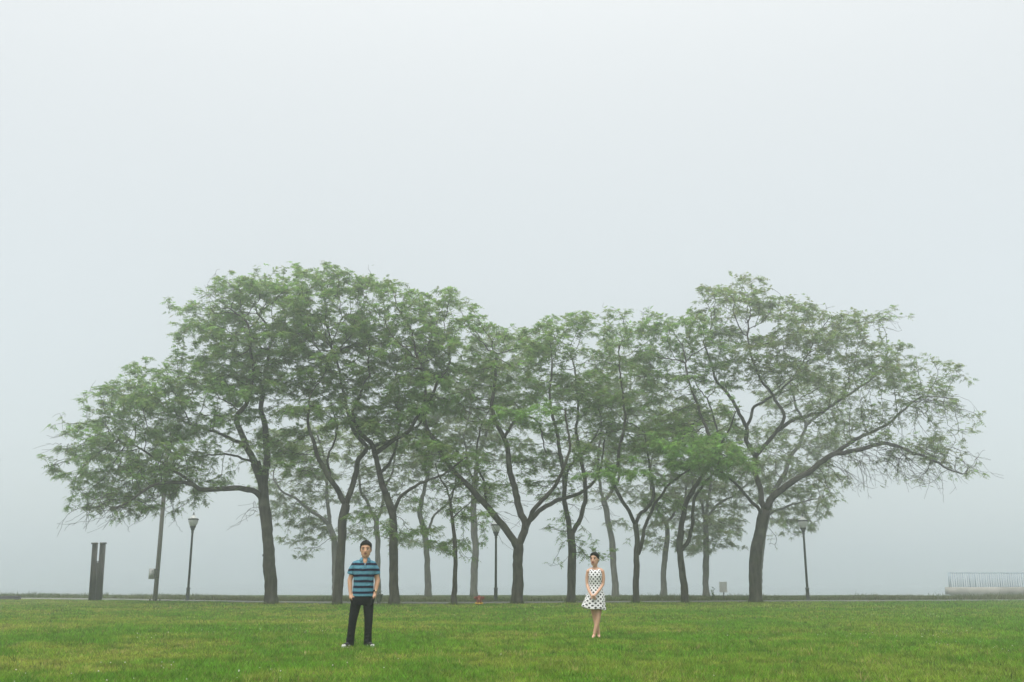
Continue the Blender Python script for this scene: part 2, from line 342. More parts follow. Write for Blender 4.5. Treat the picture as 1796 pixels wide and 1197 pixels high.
# blades standing up round feet and trunk bases, coloured darker as contact shade
FEET = [(ground(631.7, 1136.2), -.19, -.04), (ground(631.7, 1136.2), .13, -.05), (ground(1046.2, 1120.2), -.06, -.08), (ground(1046.2, 1120.2), .05, .03)]
for g_, fx, fy in FEET:
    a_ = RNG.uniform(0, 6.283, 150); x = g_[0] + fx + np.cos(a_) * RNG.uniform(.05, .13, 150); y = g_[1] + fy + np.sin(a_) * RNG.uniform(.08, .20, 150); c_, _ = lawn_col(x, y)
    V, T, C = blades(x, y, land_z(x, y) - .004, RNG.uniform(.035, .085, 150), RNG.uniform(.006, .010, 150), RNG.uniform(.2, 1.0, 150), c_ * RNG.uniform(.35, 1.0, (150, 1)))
    VV.append(V); TT.append(T + off); CC.append(C); off += len(V)
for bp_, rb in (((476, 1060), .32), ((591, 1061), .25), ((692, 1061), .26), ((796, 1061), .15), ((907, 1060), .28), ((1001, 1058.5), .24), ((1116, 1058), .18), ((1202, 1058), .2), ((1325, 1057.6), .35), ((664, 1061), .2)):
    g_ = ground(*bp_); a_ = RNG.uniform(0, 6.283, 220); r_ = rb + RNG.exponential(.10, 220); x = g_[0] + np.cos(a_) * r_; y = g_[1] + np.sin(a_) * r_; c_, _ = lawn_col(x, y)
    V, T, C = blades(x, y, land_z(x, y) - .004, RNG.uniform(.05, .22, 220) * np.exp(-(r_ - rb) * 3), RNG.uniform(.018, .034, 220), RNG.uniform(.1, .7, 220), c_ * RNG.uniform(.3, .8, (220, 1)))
    VV.append(V); TT.append(T + off); CC.append(C); off += len(V)
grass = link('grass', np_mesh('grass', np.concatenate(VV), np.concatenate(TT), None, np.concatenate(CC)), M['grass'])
tag(grass, 'short mown green lawn grass with yellowish dry patches', 'grass', kind='stuff')
# rough tall grass beyond the path
VV, TT, CC, off = [], [], [], 0
n = 38000
x = RNG.uniform(-38, 38, n); d = RNG.random(n) ** 1.7 * 15.0; y = path_y(x) + PATH_W + .05 + d
k = (y < LAND_END - .2); x, y, d = x[k], y[k], d[k]; n = len(x)
h = .8 * (.05 + .38 * NZ(x, y, .45) * NZ(x + 9, y, 1.7) + .22 * np.clip(NZ(x, y * .4, .22) - .45, 0, 1)) * RNG.uniform(.5, 1.35, n)
tall = RNG.random(n) < .012; h[tall] *= 1.7
mixv = np.clip(NZ(x + 77, y, .25) * .8 + RNG.normal(0, .25, n), 0, 1)[:, None]
col = np.array((0.075, 0.11, 0.04)) * (1 - mixv) + np.array((0.17, 0.155, 0.095)) * mixv
V, T, C = blades(x, y, land_z(x, y) - .01, h, RNG.uniform(.022, .045, n), RNG.uniform(.1, .7, n), col * RNG.uniform(.6, 1.25, (n, 1)), True)
fringe = link('rough_grass', np_mesh('rough_grass', V, T, None, C), M['grass'])
tag(fringe, 'dull grey green rough tall grass along the far side of the path', 'tall grass', kind='stuff')
# white clover heads
cl = MB(); n = 900
y = np.sqrt(RNG.uniform(10.5 ** 2, 34 ** 2, n)); x = RNG.uniform(-1, 1, n) * .55 * y
k = NZ(x + 20, y, .4) > .62
for a_, b_ in zip(x[k], y[k]):
    r_ = random.uniform(.006, .011); c_ = np.array((a_, b_, land_z(a_, b_) + random.uniform(.045, .07)))
    O = np.array([(1, 0, 0), (0, 1, 0), (-1, 0, 0), (0, -1, 0), (0, 0, .9), (0, 0, -.9)]) * r_ + c_
    cl.put(O, None, [(0, 1, 4), (1, 2, 4), (2, 3, 4), (3, 0, 4), (1, 0, 5), (2, 1, 5), (3, 2, 5), (0, 3, 5)])
M['clover'] = noisy('clover_white', (0.62, 0.62, 0.52), (0.8, 0.8, 0.72), 30, .8)
tag(cl.build('clover_flowers', M['clover']), 'tiny white clover flower heads dotted through the lawn', 'clover', kind='stuff')
# ================================================================ TREES
def grow(nodes, attr, rng, step=.24, kill=.27, iters=130, sag=.0):
    """space colonisation from existing nodes towards attractor points"""
    pos = [np.array(p) for p in nodes]; par = [-1] * len(pos); kids = [0] * len(pos)
    A = attr.copy(); P = np.array(pos)
    D = np.linalg.norm(A[:, None] - P[None], axis=2) if len(A) * len(P) < 4e6 else None
    near = D.argmin(1); dist = D.min(1); alive = dist > kill
    for it in range(iters):
        idx = np.nonzero(alive)[0]
        if not len(idx): break
        new, newpar = [], []
        src = near[idx]; v = A[idx] - P[src]; v /= np.linalg.norm(v, axis=1)[:, None] + 1e-9
        order = np.argsort(src, kind='stable'); s_ = src[order]; cut = np.nonzero(np.diff(s_))[0] + 1
        for grp in np.split(order, cut):
            k = src[grp[0]]
            if kids[k] >= 3: alive[idx[grp]] = False; continue
            dd = v[grp].mean(0) + rng.normal(0, .22, 3)
            dd[2] -= sag
            if par[k] >= 0:
                old = P[k] - P[par[k]]; dd = dd + .45 * old / (np.linalg.norm(old) + 1e-9)
            dd /= np.linalg.norm(dd) + 1e-9
            new.append(P[k] + dd * step * rng.uniform(.8, 1.2)); newpar.append(k); kids[k] += 1
        if not new: break
        base = len(P); nw = np.array(new); P = np.concatenate((P, nw)); par += newpar; kids += [0] * len(nw)
        idx = np.nonzero(alive)[0]
        if not len(idx): break
        dn = np.linalg.norm(A[idx][:, None] - nw[None], axis=2); j = dn.argmin(1); dm = dn[np.arange(len(idx)), j]
        better = dm < dist[idx]; near[idx[better]] = base + j[better]; dist[idx[better]] = dm[better]
        alive[idx[dist[idx] < kill]] = False
    return P, np.array(par)

LEAF_PAIRS = 3
def fronds(base, direc, length, col, rng):
    """feathery compound leaves: leaflet pairs along a drooping stalk, one triangle a leaflet"""
    n = len(base); d = direc / (np.linalg.norm(direc, axis=1)[:, None] + 1e-9)
    side = np.cross(d, np.array((0, 0, 1.0)) + rng.normal(0, .45, (n, 3))); side /= np.linalg.norm(side, axis=1)[:, None] + 1e-9
    V, C = [], []
    for i in range(LEAF_PAIRS + 1):
        t = (i + .6) / (LEAF_PAIRS + 1); p = base + d * (length * t)[:, None]; p[:, 2] -= length * .28 * t * t
        if i == LEAF_PAIRS:
            tip = p + d * (length * .30)[:, None]; tip[:, 2] -= length * .10
            w = side * (length * .075)[:, None]; V.append(np.stack((p - w, p + w, tip), 1)); C.append(col * rng.uniform(.85, 1.2, (n, 1)))
        else:
            for s_ in (-1, 1):
                tip = p + (side * s_ * .36 + d * .15) * length[:, None] * (1.1 - .45 * t); tip[:, 2] -= length * rng.uniform(.0, .16, n)
                w = d * (length * .11)[:, None]; V.append(np.stack((p - w, p + w, tip), 1)); C.append(col * rng.uniform(.8, 1.2, (n, 1)))
    V = np.stack(V, 1).reshape(-1, 3); C = np.repeat(np.stack(C, 1).reshape(-1, 3), 3, axis=0)
    return V, C

TREE_STATS = []
def tree(label, base, Y, limbs, crown, seed, grey=0.0, dens=1.0, leafk=1.0, tint=(1, 1, 1), depth=4.2, bark='bark', attr_per=7, droop=()):
    """limbs: [(pixel polyline with depth offsets), width at start px, width at end px]; the first is the trunk.
       crown: ellipses in pixels (cx, cy, rx, ry, leaf factor, depth offset)"""
    rng = np.random.default_rng(seed)
    g = ground(*base) if Y is None else None
    Y0 = g[1] if Y is None else Y
    s = ppm(Y0); bx, by = base
    org = at(bx, by, Y0); org[2] = 0.0
    root = empty('tree', tuple(org)); tag(root, label, 'tree', 'trees of the grove behind the two people')
    nodes = []; top = 0
    for li, (pts, w0, w1) in enumerate(limbs):
        W = np.array([at(p[0], p[1], Y0 + (p[2] if len(p) > 2 else 0)) for p in pts])
        if li == 0: W[0] = (org[0], org[1], -.06)
        C = spline(W, .22); n = len(C); t = np.linspace(0, 1, n)
        amp = .014 if li == 0 else .03
        jit = rng.normal(0, amp, (n, 3)); jit = (jit + np.roll(jit, 1, 0) + np.roll(jit, -1, 0)) / 1.6; jit[:2] *= .2
        C = C + jit
        r = (w0 * (1 - t) + w1 * t) / s / 2
        if li == 0:
            hgt = C[:, 2]; r = r * (1 + .32 * np.exp(-np.clip(hgt, 0, 9) / .22)); r = r * (1 + .05 * np.sin(hgt * 2.1 + rng.uniform(0, 6)))
        mb = MB(); mb.tube(C - org, r, 14 if li == 0 else 9, wob=.07 if li == 0 else .06, rng=rng)
        mb.build('trunk' if li == 0 else 'limb', M[bark], root, True)
        lo = int(n * .80) if li == 0 else 1
        nodes += [C[i] for i in range(lo, n, 2)] + [C[-1]]
        if li == 0 and by - pts[-1][1] < 60: pass
    # crown points, in flattened clumps
    A, LF, BR = [], [], []
    for el in crown:
        cx, cy_, rx, ry = el[:4]; lf = el[4] if len(el) > 4 else 1.0; dz = el[5] if len(el) > 5 else 0.0
        if .4 <= lf < 1: lf = lf ** .6
        dd = min(depth, max(1.2, .9 * rx / s + .6))
        vol = (rx / s) * (ry / s) * dd
        nc_ = max(3, int(4.19 * vol * 1.0 * dens))
        u = rng.normal(0, 1, (nc_, 3)); u /= np.linalg.norm(u, axis=1)[:, None]; u *= (rng.random((nc_, 1)) ** (1 / 3.6))
        for q in u:
            c = at(cx + q[0] * rx, cy_ + q[1] * ry, Y0 + dz + q[2] * dd)
            if c[2] < 2.0: continue
            m_ = rng.integers(attr_per - 3, attr_per + 3); sz = rng.uniform(.45, .85)
            pp = rng.normal(0, 1, (m_, 3)) * np.array((sz, sz, sz * .30)) * .75 + c
            A.append(pp); LF.append(np.full(m_, lf * rng.choice((.12, .6, 1.1, 1.5, 2.1)))); BR.append(np.full(m_, 1.0 if lf >= 1.15 else 0.0))
    A = np.concatenate(A); LF = np.concatenate(LF); BR = np.concatenate(BR)
    P, par = grow(np.array(nodes), A, rng)
    n0 = len(nodes); n = len(P); nk = np.bincount(par[par >= 0], minlength=n)
    # pipe-model radii
    r = np.zeros(n); acc = np.zeros(n)
    for i in range(n - 1, n0 - 1, -1):
        r[i] = .0085 if acc[i] == 0 else acc[i] ** (1 / 2.35)
        acc[par[i]] += r[i] ** 2.35
    lim = .30 * limbs[0][1] / s / 2 * 2
    r = np.minimum(r, lim)
    P[n0:] += rng.normal(0, .022, (n - n0, 3))
    # chains
    child = [[] for _ in range(n)]
    for i in range(n0, n): child[par[i]].append(i)
    mb = MB(); starts = [(p, c) for p in range(n0) for c in child[p]]
    while starts:
        p, c = starts.pop(); ch = [p, c]
        while child[c]:
            ks = sorted(child[c], key=lambda q: -r[q]); starts += [(c, q) for q in ks[1:]]; c = ks[0]; ch.append(c)
        rr = r[ch].copy(); rr[0] = rr[1]; rr[-1] *= .6
        mb.tube(P[ch] - org, rr, 5 if rr[0] > .035 else 3, cap=False)
    for (dx0, dy0, jx, jy, vx, vy, cnt_, dz) in droop:          # long thin bare twigs
        for _ in range(cnt_):
            sx_, sy_ = dx0 + rng.normal(0, jx), dy0 + rng.normal(0, jy); yy = Y0 + dz + rng.normal(0, 1.2); k_ = rng.uniform(.45, 1.15); wx = rng.normal(0, 14, 4); wy = rng.normal(0, 9, 4)
            pts = np.array([at(sx_ + vx * k_ * t_ + (wx[i] if i else 0) * t_, sy_ + vy * k_ * t_ ** 1.5 - 14 * t_ * (1 - t_) + (wy[i] if i else 0) * t_, yy + .6 * t_ * wx[i] / 10) for i, t_ in enumerate((0, .35, .7, 1.0))])
            cv = spline(pts, .18); cv += rng.normal(0, .018, cv.shape); mb.tube(cv - org, np.linspace(.014, .006, len(cv)), 3, cap=False)
            for _s in range(rng.integers(1, 4)):
                q = rng.integers(1, len(cv) - 1); e_ = cv[q] + np.array((rng.normal(.3 * np.sign(vx), .25), rng.normal(0, .3), -rng.uniform(-.05, .55))); mb.tube(spline(np.array((cv[q], (cv[q] + e_) / 2 + rng.normal(0, .05, 3), e_)), .15) - org, .0065, 3, cap=False)
    tw = mb.build('twigs', M['twig'], root); tag(tw, kind='stuff')
    # leaves on the thin twigs
    thin = np.nonzero((r[n0:] < .0205))[0] + n0
    # leaf factor of the nearest attractor (approximate by chunks)
    lf = np.empty(len(thin)); br = np.empty(len(thin))
    for a_ in range(0, len(thin), 400):
        dd = ((P[thin[a_:a_ + 400]][:, None] - A[None]) ** 2).sum(2); j_ = dd.argmin(1); lf[a_:a_ + 400] = LF[j_]; br[a_:a_ + 400] = BR[j_]
    tipb = np.where(nk[thin] == 0, 1.8, 1.0)
    cnt = rng.poisson(np.clip(5.9 * leafk * lf * tipb, 0, 20)); ids = np.repeat(thin, cnt)
    nf = len(ids); base_ = P[ids] + rng.normal(0, .09, (nf, 3)) * np.array((1, 1, .6))
    dirv = P[ids] - P[par[ids]]; dirv /= np.linalg.norm(dirv, axis=1)[:, None] + 1e-9
    a_ = rng.uniform(0, 6.283, nf)
    dirv = dirv * .55 + np.stack((np.cos(a_), np.sin(a_), rng.normal(-.12, .28, nf)), 1)
    bf = np.repeat(br, cnt)
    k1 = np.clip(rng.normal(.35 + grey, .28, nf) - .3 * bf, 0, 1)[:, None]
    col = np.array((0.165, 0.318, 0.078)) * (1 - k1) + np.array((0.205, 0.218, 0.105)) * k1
    col = col * np.array(tint) * (1 + .14 * bf[:, None] * np.array((1.15, 1, .8))) * rng.uniform(.65, 1.3, (nf, 1))  # marked clumps get brighter, yellower leaf colour to look lit
    V, C = fronds(base_ - org, dirv, rng.uniform(.16, .35, nf), col, rng)
    fo = link('foliage', np_mesh('foliage', V, np.arange(len(V)).reshape(-1, 3), None, C), M['leaf'], root); tag(fo, kind='stuff')
    TREE_STATS.append((bx, n, nf, round(Y0, 1), round(float(P[:, 2].max()), 1)))
    return root

# ---- front row, standing at the lawn's edge
tree('broad tree with long low limb stretching sideways over the grey utility pole', (476, 1060), None, [
    ([(476, 1060), (473, 1000), (468, 930), (463, 882), (461, 852), (448, 812, -.2)], 22, 17),
    ([(462, 850), (468, 800, .3), (463, 745, .5), (459, 700, .6), (470, 640, .8), (476, 590, 1)], 14, 4),
    ([(448, 814, -.2), (430, 780, -.6), (416, 738, -1), (436, 700, -1.2), (444, 650, -1.6), (436, 575, -2)], 12, 3),
    ([(461, 880), (450, 863, -.2), (420, 857, -.7), (380, 858, -1.2), (350, 856, -1.6), (330, 846, -1.8), (292, 848, -2.2), (255, 862, -2.6), (205, 890, -2.8)], 11, 2.5),
    ([(345, 855, -1.6), (322, 836, -1.2), (290, 815, -.8), (250, 790, -.4), (200, 770, 0)], 6, 2),
    ([(430, 784, -.5), (395, 764, .4), (350, 750, 1), (300, 730, 1.6)], 7, 2.5),
    ([(448, 812), (410, 800, 1.2), (360, 800, 2), (310, 800, 2.6)], 5, 2)],
    [(168, 768, 68, 52), (245, 725, 90, 62), (195, 825, 92, 50), (270, 800, 110, 70), (335, 705, 80, 70), (390, 610, 85, 75), (450, 560, 90, 85, 1.1), (470, 660, 80, 75), (395, 690, 80, 60, 1.2),
     (300, 660, 55, 42), (265, 672, 60, 38), (215, 690, 50, 28), (205, 885, 60, 24, .5), (240, 880, 75, 32, .7), (330, 850, 70, 30, .5), (375, 560, 65, 45), (525, 590, 60, 80), (480, 500, 60, 32), (128, 800, 38, 30), (440, 770, 60, 50, .6)], 11, dens=1.05, leafk=1.0, droop=((230, 880, 30, 10, -58, 42, 26, -2.5), (300, 868, 25, 8, -25, 60, 8, -2), (400, 535, 18, 14, -32, -30, 10, -1.5), (452, 895, 4, 6, -28, 14, 4, 0), (120, 800, 14, 30, -25, 15, 6, 0)))
tree('dark forked tree directly beside the man in the striped shirt', (591, 1061), None, [
    ([(591, 1061), (596, 1000), (599, 950), (600, 914), (606, 886)], 16, 15),
    ([(606, 888), (596, 866, -.2), (579, 842, -.6), (560, 808, -1), (552, 778, -1.2), (540, 740, -1.3), (545, 690, -1.6)], 11, 3),
    ([(606, 888), (618, 852, .3), (627, 812, .6), (645, 785, .8), (630, 768, .8), (614, 742, .6), (600, 680, .4), (590, 620, .2)], 11, 3.5),
    ([(645, 786, .8), (690, 772, 1.2), (735, 745, 1.6), (760, 700, 2)], 7, 3),
    ([(579, 842, -.6), (575, 800, .4), (590, 760, 1.2), (580, 700, 2)], 5, 2)],
    [(565, 545, 70, 75, 1.1), (555, 640, 75, 70), (615, 620, 70, 70), (540, 730, 65, 55, .8), (610, 560, 55, 65), (600, 730, 70, 45, .7), (575, 490, 40, 30), (520, 800, 50, 40, .6), (660, 700, 60, 50)], 12, droop=((560, 800, 25, 40, -35, 20, 12, 0), (610, 800, 25, 40, 35, -10, 12, .5)))
tree('dark straight trunked tree rising behind the urn planter', (692, 1061), None, [
    ([(692, 1061), (690, 1000), (690, 958), (688, 905), (677, 866)], 17, 13),
    ([(677, 868), (665, 833, .2), (657, 797, .3), (650, 775, .2), (632, 760, 0), (620, 720, -.4), (640, 670, -.8)], 12, 4),
    ([(657, 797, .3), (681, 778, -.3), (719, 752, -.8), (745, 700, -1.2), (740, 640, -1.4)], 9, 3),
    ([(689, 906), (697, 884, -.3), (712, 861, -.6), (746, 844, -.9), (785, 829, -1.2), (820, 800, -1.5)], 7, 2.5),
    ([(665, 833), (690, 800, 1), (700, 740, 1.8), (690, 690, 2.4)], 6, 2.5)],
    [(665, 545, 70, 60, 1.1), (720, 560, 70, 60), (690, 640, 80, 65), (760, 640, 60, 60), (690, 730, 70, 45, .8), (740, 780, 55, 35, .6), (660, 500, 40, 25), (730, 700, 60, 40, 1.2), (655, 900, 34, 26, .5), (720, 930, 45, 24, .5)], 13, droop=((690, 800, 30, 40, 40, 10, 12, 0), (650, 830, 20, 30, -35, 15, 10, .5), (740, 850, 20, 10, 30, 30, 6, -1)))
tree('slimmest dark young tree standing close beside the red hydrant', (796, 1061), None, [
    ([(796, 1061), (798, 1020), (799, 980), (795, 930), (793, 905), (790, 876)], 9.5, 5),
    ([(790, 878), (782, 858, -.3), (771, 842, -.6), (764, 815, -.8)], 3.5, 1.5),
    ([(790, 878), (800, 855, .4), (808, 832, .6), (806, 800, .8)], 3.5, 1.5),
    ([(794, 910), (806, 895, .3), (822, 884, .7), (838, 872, 1)], 3, 1.4)],
    [(790, 905, 30, 24, .8), (815, 905, 26, 20, .8), (770, 850, 30, 30, .6), (808, 830, 34, 34, .6), (780, 950, 26, 13, .8), (812, 965, 16, 18, .5), (800, 790, 45, 40, .8)], 14, depth=2.2)
tree('widely forked tree with a V shaped trunk near the red hydrant', (907, 1060), None, [
    ([(907, 1060), (908, 1010), (908, 975), (909, 955)], 18.5, 18),
    ([(908, 962), (885, 927, -.3), (852, 888, -.8), (820, 849, -1.2), (786, 815, -1.6), (758, 768, -1.8), (744, 736, -1.8), (760, 690, -1.6), (790, 630, -1.4)], 13, 4),
    ([(909, 957), (922, 926, .1), (913, 902, .2), (909, 880, .3), (895, 820, .3), (884, 768, .2), (866, 733, 0), (866, 680, -.2), (870, 620, -.4)], 14, 4),
    ([(922, 928), (934, 900, -.4), (957, 872, -.8), (985, 830, -1.2), (1000, 780, -1.4), (990, 720, -1.6)], 9, 3),
    ([(930, 912), (952, 893, .6), (975, 880, 1), (1029, 858, 1.6), (1053, 822, 2), (1060, 770, 2.4)], 9, 3),
    ([(852, 888, -.8), (850, 850, .2), (835, 800, 1), (845, 740, 1.6)], 5, 2.5),
    ([(884, 768), (905, 735, .8), (935, 735, 1.2), (950, 760, 1.5), (960, 800, 1.8)], 6, 2)],
    [(785, 560, 75, 48, 1.1), (800, 620, 80, 60), (760, 690, 60, 45, 1.2), (850, 700, 65, 55, .8), (880, 620, 60, 50, 1.0), (900, 690, 55, 60, .6), (945, 735, 45, 28, 1.6, -2.2), (985, 800, 55, 40, .6), (850, 850, 60, 30, .5), (880, 820, 60, 40, .5), (930, 600, 45, 40), (800, 520, 40, 20)], 15, droop=((870, 780, 35, 50, 40, 10, 18, 0), (820, 830, 25, 25, -40, 15, 10, -1), (980, 850, 25, 20, 35, 25, 10, .8), (850, 890, 12, 10, 20, 40, 5, -.8)))
tree('twin stemmed tree standing just behind the woman in the dotted dress', (1001, 1058.5), None, [
    ([(1001, 1058), (1003, 1010), (1003, 975), (1001, 935)], 15, 14),
    ([(1000, 940), (993, 895, -.3), (990, 862, -.6), (985, 810, -.9), (975, 750, -1.2), (965, 690, -1.4), (968, 630, -1.6)], 10, 3),
    ([(1004, 936), (1012, 922, .2), (1022, 898, .4), (1029, 870, .6), (1020, 820, .9), (1012, 760, 1.1), (1015, 700, 1.2), (1005, 630, 1.2)], 9, 3),
    ([(990, 862, -.6), (1000, 820, .2), (1035, 780, .8), (1060, 730, 1.4)], 5, 2)],
    [(990, 590, 50, 45, 1.1), (960, 640, 55, 50), (1020, 650, 55, 60, .8), (990, 700, 60, 50, .7), (1000, 570, 38, 25), (970, 790, 55, 40, .5), (1020, 760, 50, 40, .6), (985, 930, 30, 40, .3), (1025, 970, 24, 9, .6), (985, 983, 16, 8, .6), (945, 850, 40, 30, .6)], 16, droop=((985, 800, 25, 40, -40, 10, 14, 0), (1015, 800, 25, 40, 40, 0, 14, .6)))
tree('slim tree with crossing twin stems standing between the dotted dress and the sign', (1116, 1058), None, [
    ([(1116, 1058), (1116, 1010), (1116, 975), (1118, 945), (1114, 919)], 11, 9),
    ([(1114, 920), (1102, 898, -.3), (1088, 873, -.6), (1080, 845, -.8), (1085, 800, -1), (1095, 740, -1.2), (1090, 680, -1.3), (1085, 620, -1.3)], 7, 2.5),
    ([(1114, 921), (1122, 905, .2), (1136, 890, .4), (1146, 870, .6), (1140, 820, .8), (1130, 760, 1)], 7, 2.5),
    ([(1120, 972), (1126, 955, -.3), (1133, 922, -.6), (1144, 889, -1), (1168, 859, -1.4), (1200, 829, -1.9), (1235, 808, -2.3)], 7, 2.5)],
    [(1075, 590, 42, 45, 1.1), (1110, 570, 40, 32), (1095, 650, 55, 50, .8), (1080, 720, 55, 45, .7), (1100, 835, 52, 24, 1.7, -2.5), (1180, 800, 55, 30, 1.4, -2.5), (1140, 760, 60, 40, .6), (1150, 880, 40, 30, .6), (1100, 790, 50, 30, .8)], 17, droop=((1090, 780, 25, 40, -35, 10, 12, 0), (1135, 800, 20, 40, 35, 5, 12, .5)))
tree('dark leaning tree with a double stem standing near the small sign', (1202, 1058), None, [
    ([(1202, 1058), (1197, 1010), (1192, 965), (1194, 930)], 12.5, 11),
    ([(1194, 932), (1199, 900, -.2), (1206, 880, -.4), (1217, 855, -.6), (1238, 828, -.8), (1250, 790, -1), (1235, 740, -1.2), (1215, 690, -1.4), (1200, 640, -1.5)], 9.5, 3),
    ([(1196, 965), (1207, 947, .4), (1213, 920, .7), (1215, 890, .9), (1225, 860, 1.2), (1255, 825, 1.6), (1262, 770, 1.8), (1240, 700, 2)], 7, 2.5),
    ([(1238, 828, -.8), (1270, 770, -1.6), (1290, 720, -2)], 4.5, 2)],
    [(1190, 580, 55, 38, 1.1), (1180, 640, 60, 50, .8), (1230, 600, 60, 50), (1250, 680, 60, 50, .6), (1180, 710, 60, 45, .6), (1230, 800, 75, 38, 1.2, -2.4), (1200, 760, 60, 40, .6), (1270, 770, 50, 40, .6)], 18, droop=((1220, 760, 30, 40, -35, 0, 14, 0), (1240, 780, 25, 35, 40, 5, 12, 1)))
tree('wide spreading tree with thin bare drooping twigs closest to the railed platform', (1325, 1057.6), None, [
    ([(1325, 1058), (1323, 1010), (1326, 970), (1334, 930), (1341, 895)], 22, 19),
    ([(1337, 905), (1329, 890, -.4), (1310, 873, -.9), (1298, 855, -1.3), (1272, 835, -1.8), (1250, 815, -2.2)], 7, 2.5),
    ([(1341, 897), (1336, 870, .3), (1328, 838, .6), (1324, 798, .8), (1310, 772, .8), (1309, 750, .8), (1297, 726, .6), (1272, 684, .2), (1255, 664, 0), (1235, 600, -.3)], 11, 3),
    ([(1343, 893), (1366, 862, -.3), (1400, 840, -.6), (1428, 822, -.8), (1460, 798, -1), (1507, 790, -1.1), (1562, 779, -1.2), (1603, 795, -1.3), (1640, 812, -1.4), (1690, 832, -1.5)], 13, 2.5),
    ([(1458, 799, -1), (1507, 768, -.4), (1555, 746, 0), (1588, 716, .4), (1620, 698, .8), (1670, 700, 1.2)], 7.5, 2),
    ([(1325, 800, .8), (1340, 785, .4), (1364, 754, 0), (1373, 724, -.2), (1354, 695, -.4), (1326, 648, -.8), (1310, 590, -1.2)], 7.5, 3),
    ([(1364, 756, 0), (1395, 735, .8), (1440, 722, 1.4), (1489, 692, 1.8), (1540, 656, 2.2), (1560, 610, 2.4)], 7, 2.5),
    ([(1309, 750, .8), (1330, 710, 1.4), (1375, 680, 2), (1420, 620, 2.6)], 6, 2.5)],
    [(1275, 545, 75, 45, 1.1), (1340, 550, 70, 48, 1.1), (1300, 510, 45, 22), (1410, 570, 75, 45), (1480, 580, 65, 35, .9), (1330, 610, 80, 45, .7), (1440, 640, 80, 45, .7), (1530, 640, 60, 50, .8), (1600, 655, 60, 40, .9), (1650, 690, 50, 40, .6), (1560, 700, 70, 45, .6),
     (1470, 720, 70, 45, .5), (1560, 770, 70, 40, .4), (1640, 790, 60, 35, .5), (1690, 815, 42, 32, .22), (1600, 830, 60, 28, .12), (1660, 735, 45, 30, .3), (1265, 800, 60, 30, 1.2, -2.5), (1460, 850, 60, 20, .3), (1540, 550, 30, 10, .8), (1380, 640, 70, 40, .6)], 19, grey=.25, dens=.95, leafk=.85, droop=((1575, 790, 45, 10, 80, 52, 34, -1.3), (1560, 785, 40, 6, 60, 85, 16, -1.2), (1610, 700, 30, 12, 70, 32, 20, .8), (1470, 805, 30, 8, 60, 60, 14, -1), (1500, 570, 30, 10, 60, -10, 8, 1)))
# ---- rear row, nearer the lake
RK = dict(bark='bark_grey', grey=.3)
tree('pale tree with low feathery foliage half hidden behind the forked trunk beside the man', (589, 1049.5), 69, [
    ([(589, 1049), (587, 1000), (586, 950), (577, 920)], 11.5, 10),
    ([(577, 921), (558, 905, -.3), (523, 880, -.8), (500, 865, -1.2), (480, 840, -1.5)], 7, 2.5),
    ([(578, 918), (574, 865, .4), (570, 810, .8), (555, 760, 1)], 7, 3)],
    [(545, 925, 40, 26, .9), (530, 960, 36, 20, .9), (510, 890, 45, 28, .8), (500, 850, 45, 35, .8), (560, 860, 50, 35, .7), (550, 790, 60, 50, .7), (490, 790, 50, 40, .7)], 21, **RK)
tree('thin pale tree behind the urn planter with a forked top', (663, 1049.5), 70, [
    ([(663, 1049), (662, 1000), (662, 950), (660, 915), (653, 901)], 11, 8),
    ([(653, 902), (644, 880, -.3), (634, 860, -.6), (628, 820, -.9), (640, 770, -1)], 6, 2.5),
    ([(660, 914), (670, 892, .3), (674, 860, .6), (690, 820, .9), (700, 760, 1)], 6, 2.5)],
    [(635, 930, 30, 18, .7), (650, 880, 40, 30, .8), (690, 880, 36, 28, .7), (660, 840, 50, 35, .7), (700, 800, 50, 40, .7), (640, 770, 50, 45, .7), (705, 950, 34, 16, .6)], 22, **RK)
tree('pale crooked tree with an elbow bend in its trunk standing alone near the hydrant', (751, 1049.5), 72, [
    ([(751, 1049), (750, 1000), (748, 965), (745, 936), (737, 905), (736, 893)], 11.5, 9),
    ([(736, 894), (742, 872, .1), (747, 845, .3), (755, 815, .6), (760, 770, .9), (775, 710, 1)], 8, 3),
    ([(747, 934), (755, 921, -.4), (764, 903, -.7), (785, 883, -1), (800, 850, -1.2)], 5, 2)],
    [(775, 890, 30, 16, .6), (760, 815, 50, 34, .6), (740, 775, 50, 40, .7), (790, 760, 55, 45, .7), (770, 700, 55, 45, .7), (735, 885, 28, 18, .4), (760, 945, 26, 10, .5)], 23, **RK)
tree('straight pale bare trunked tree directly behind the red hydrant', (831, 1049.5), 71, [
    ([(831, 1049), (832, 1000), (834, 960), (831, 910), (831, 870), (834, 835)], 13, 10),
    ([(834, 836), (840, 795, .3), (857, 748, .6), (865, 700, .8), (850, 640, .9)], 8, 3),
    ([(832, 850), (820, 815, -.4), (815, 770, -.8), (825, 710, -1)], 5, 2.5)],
    [(850, 780, 50, 40, .6), (870, 700, 55, 50, .7), (835, 660, 55, 50, .7), (880, 620, 55, 40, .8), (820, 750, 50, 40, .6), (850, 870, 36, 26, .35), (910, 760, 40, 40, .5)], 24, **RK)
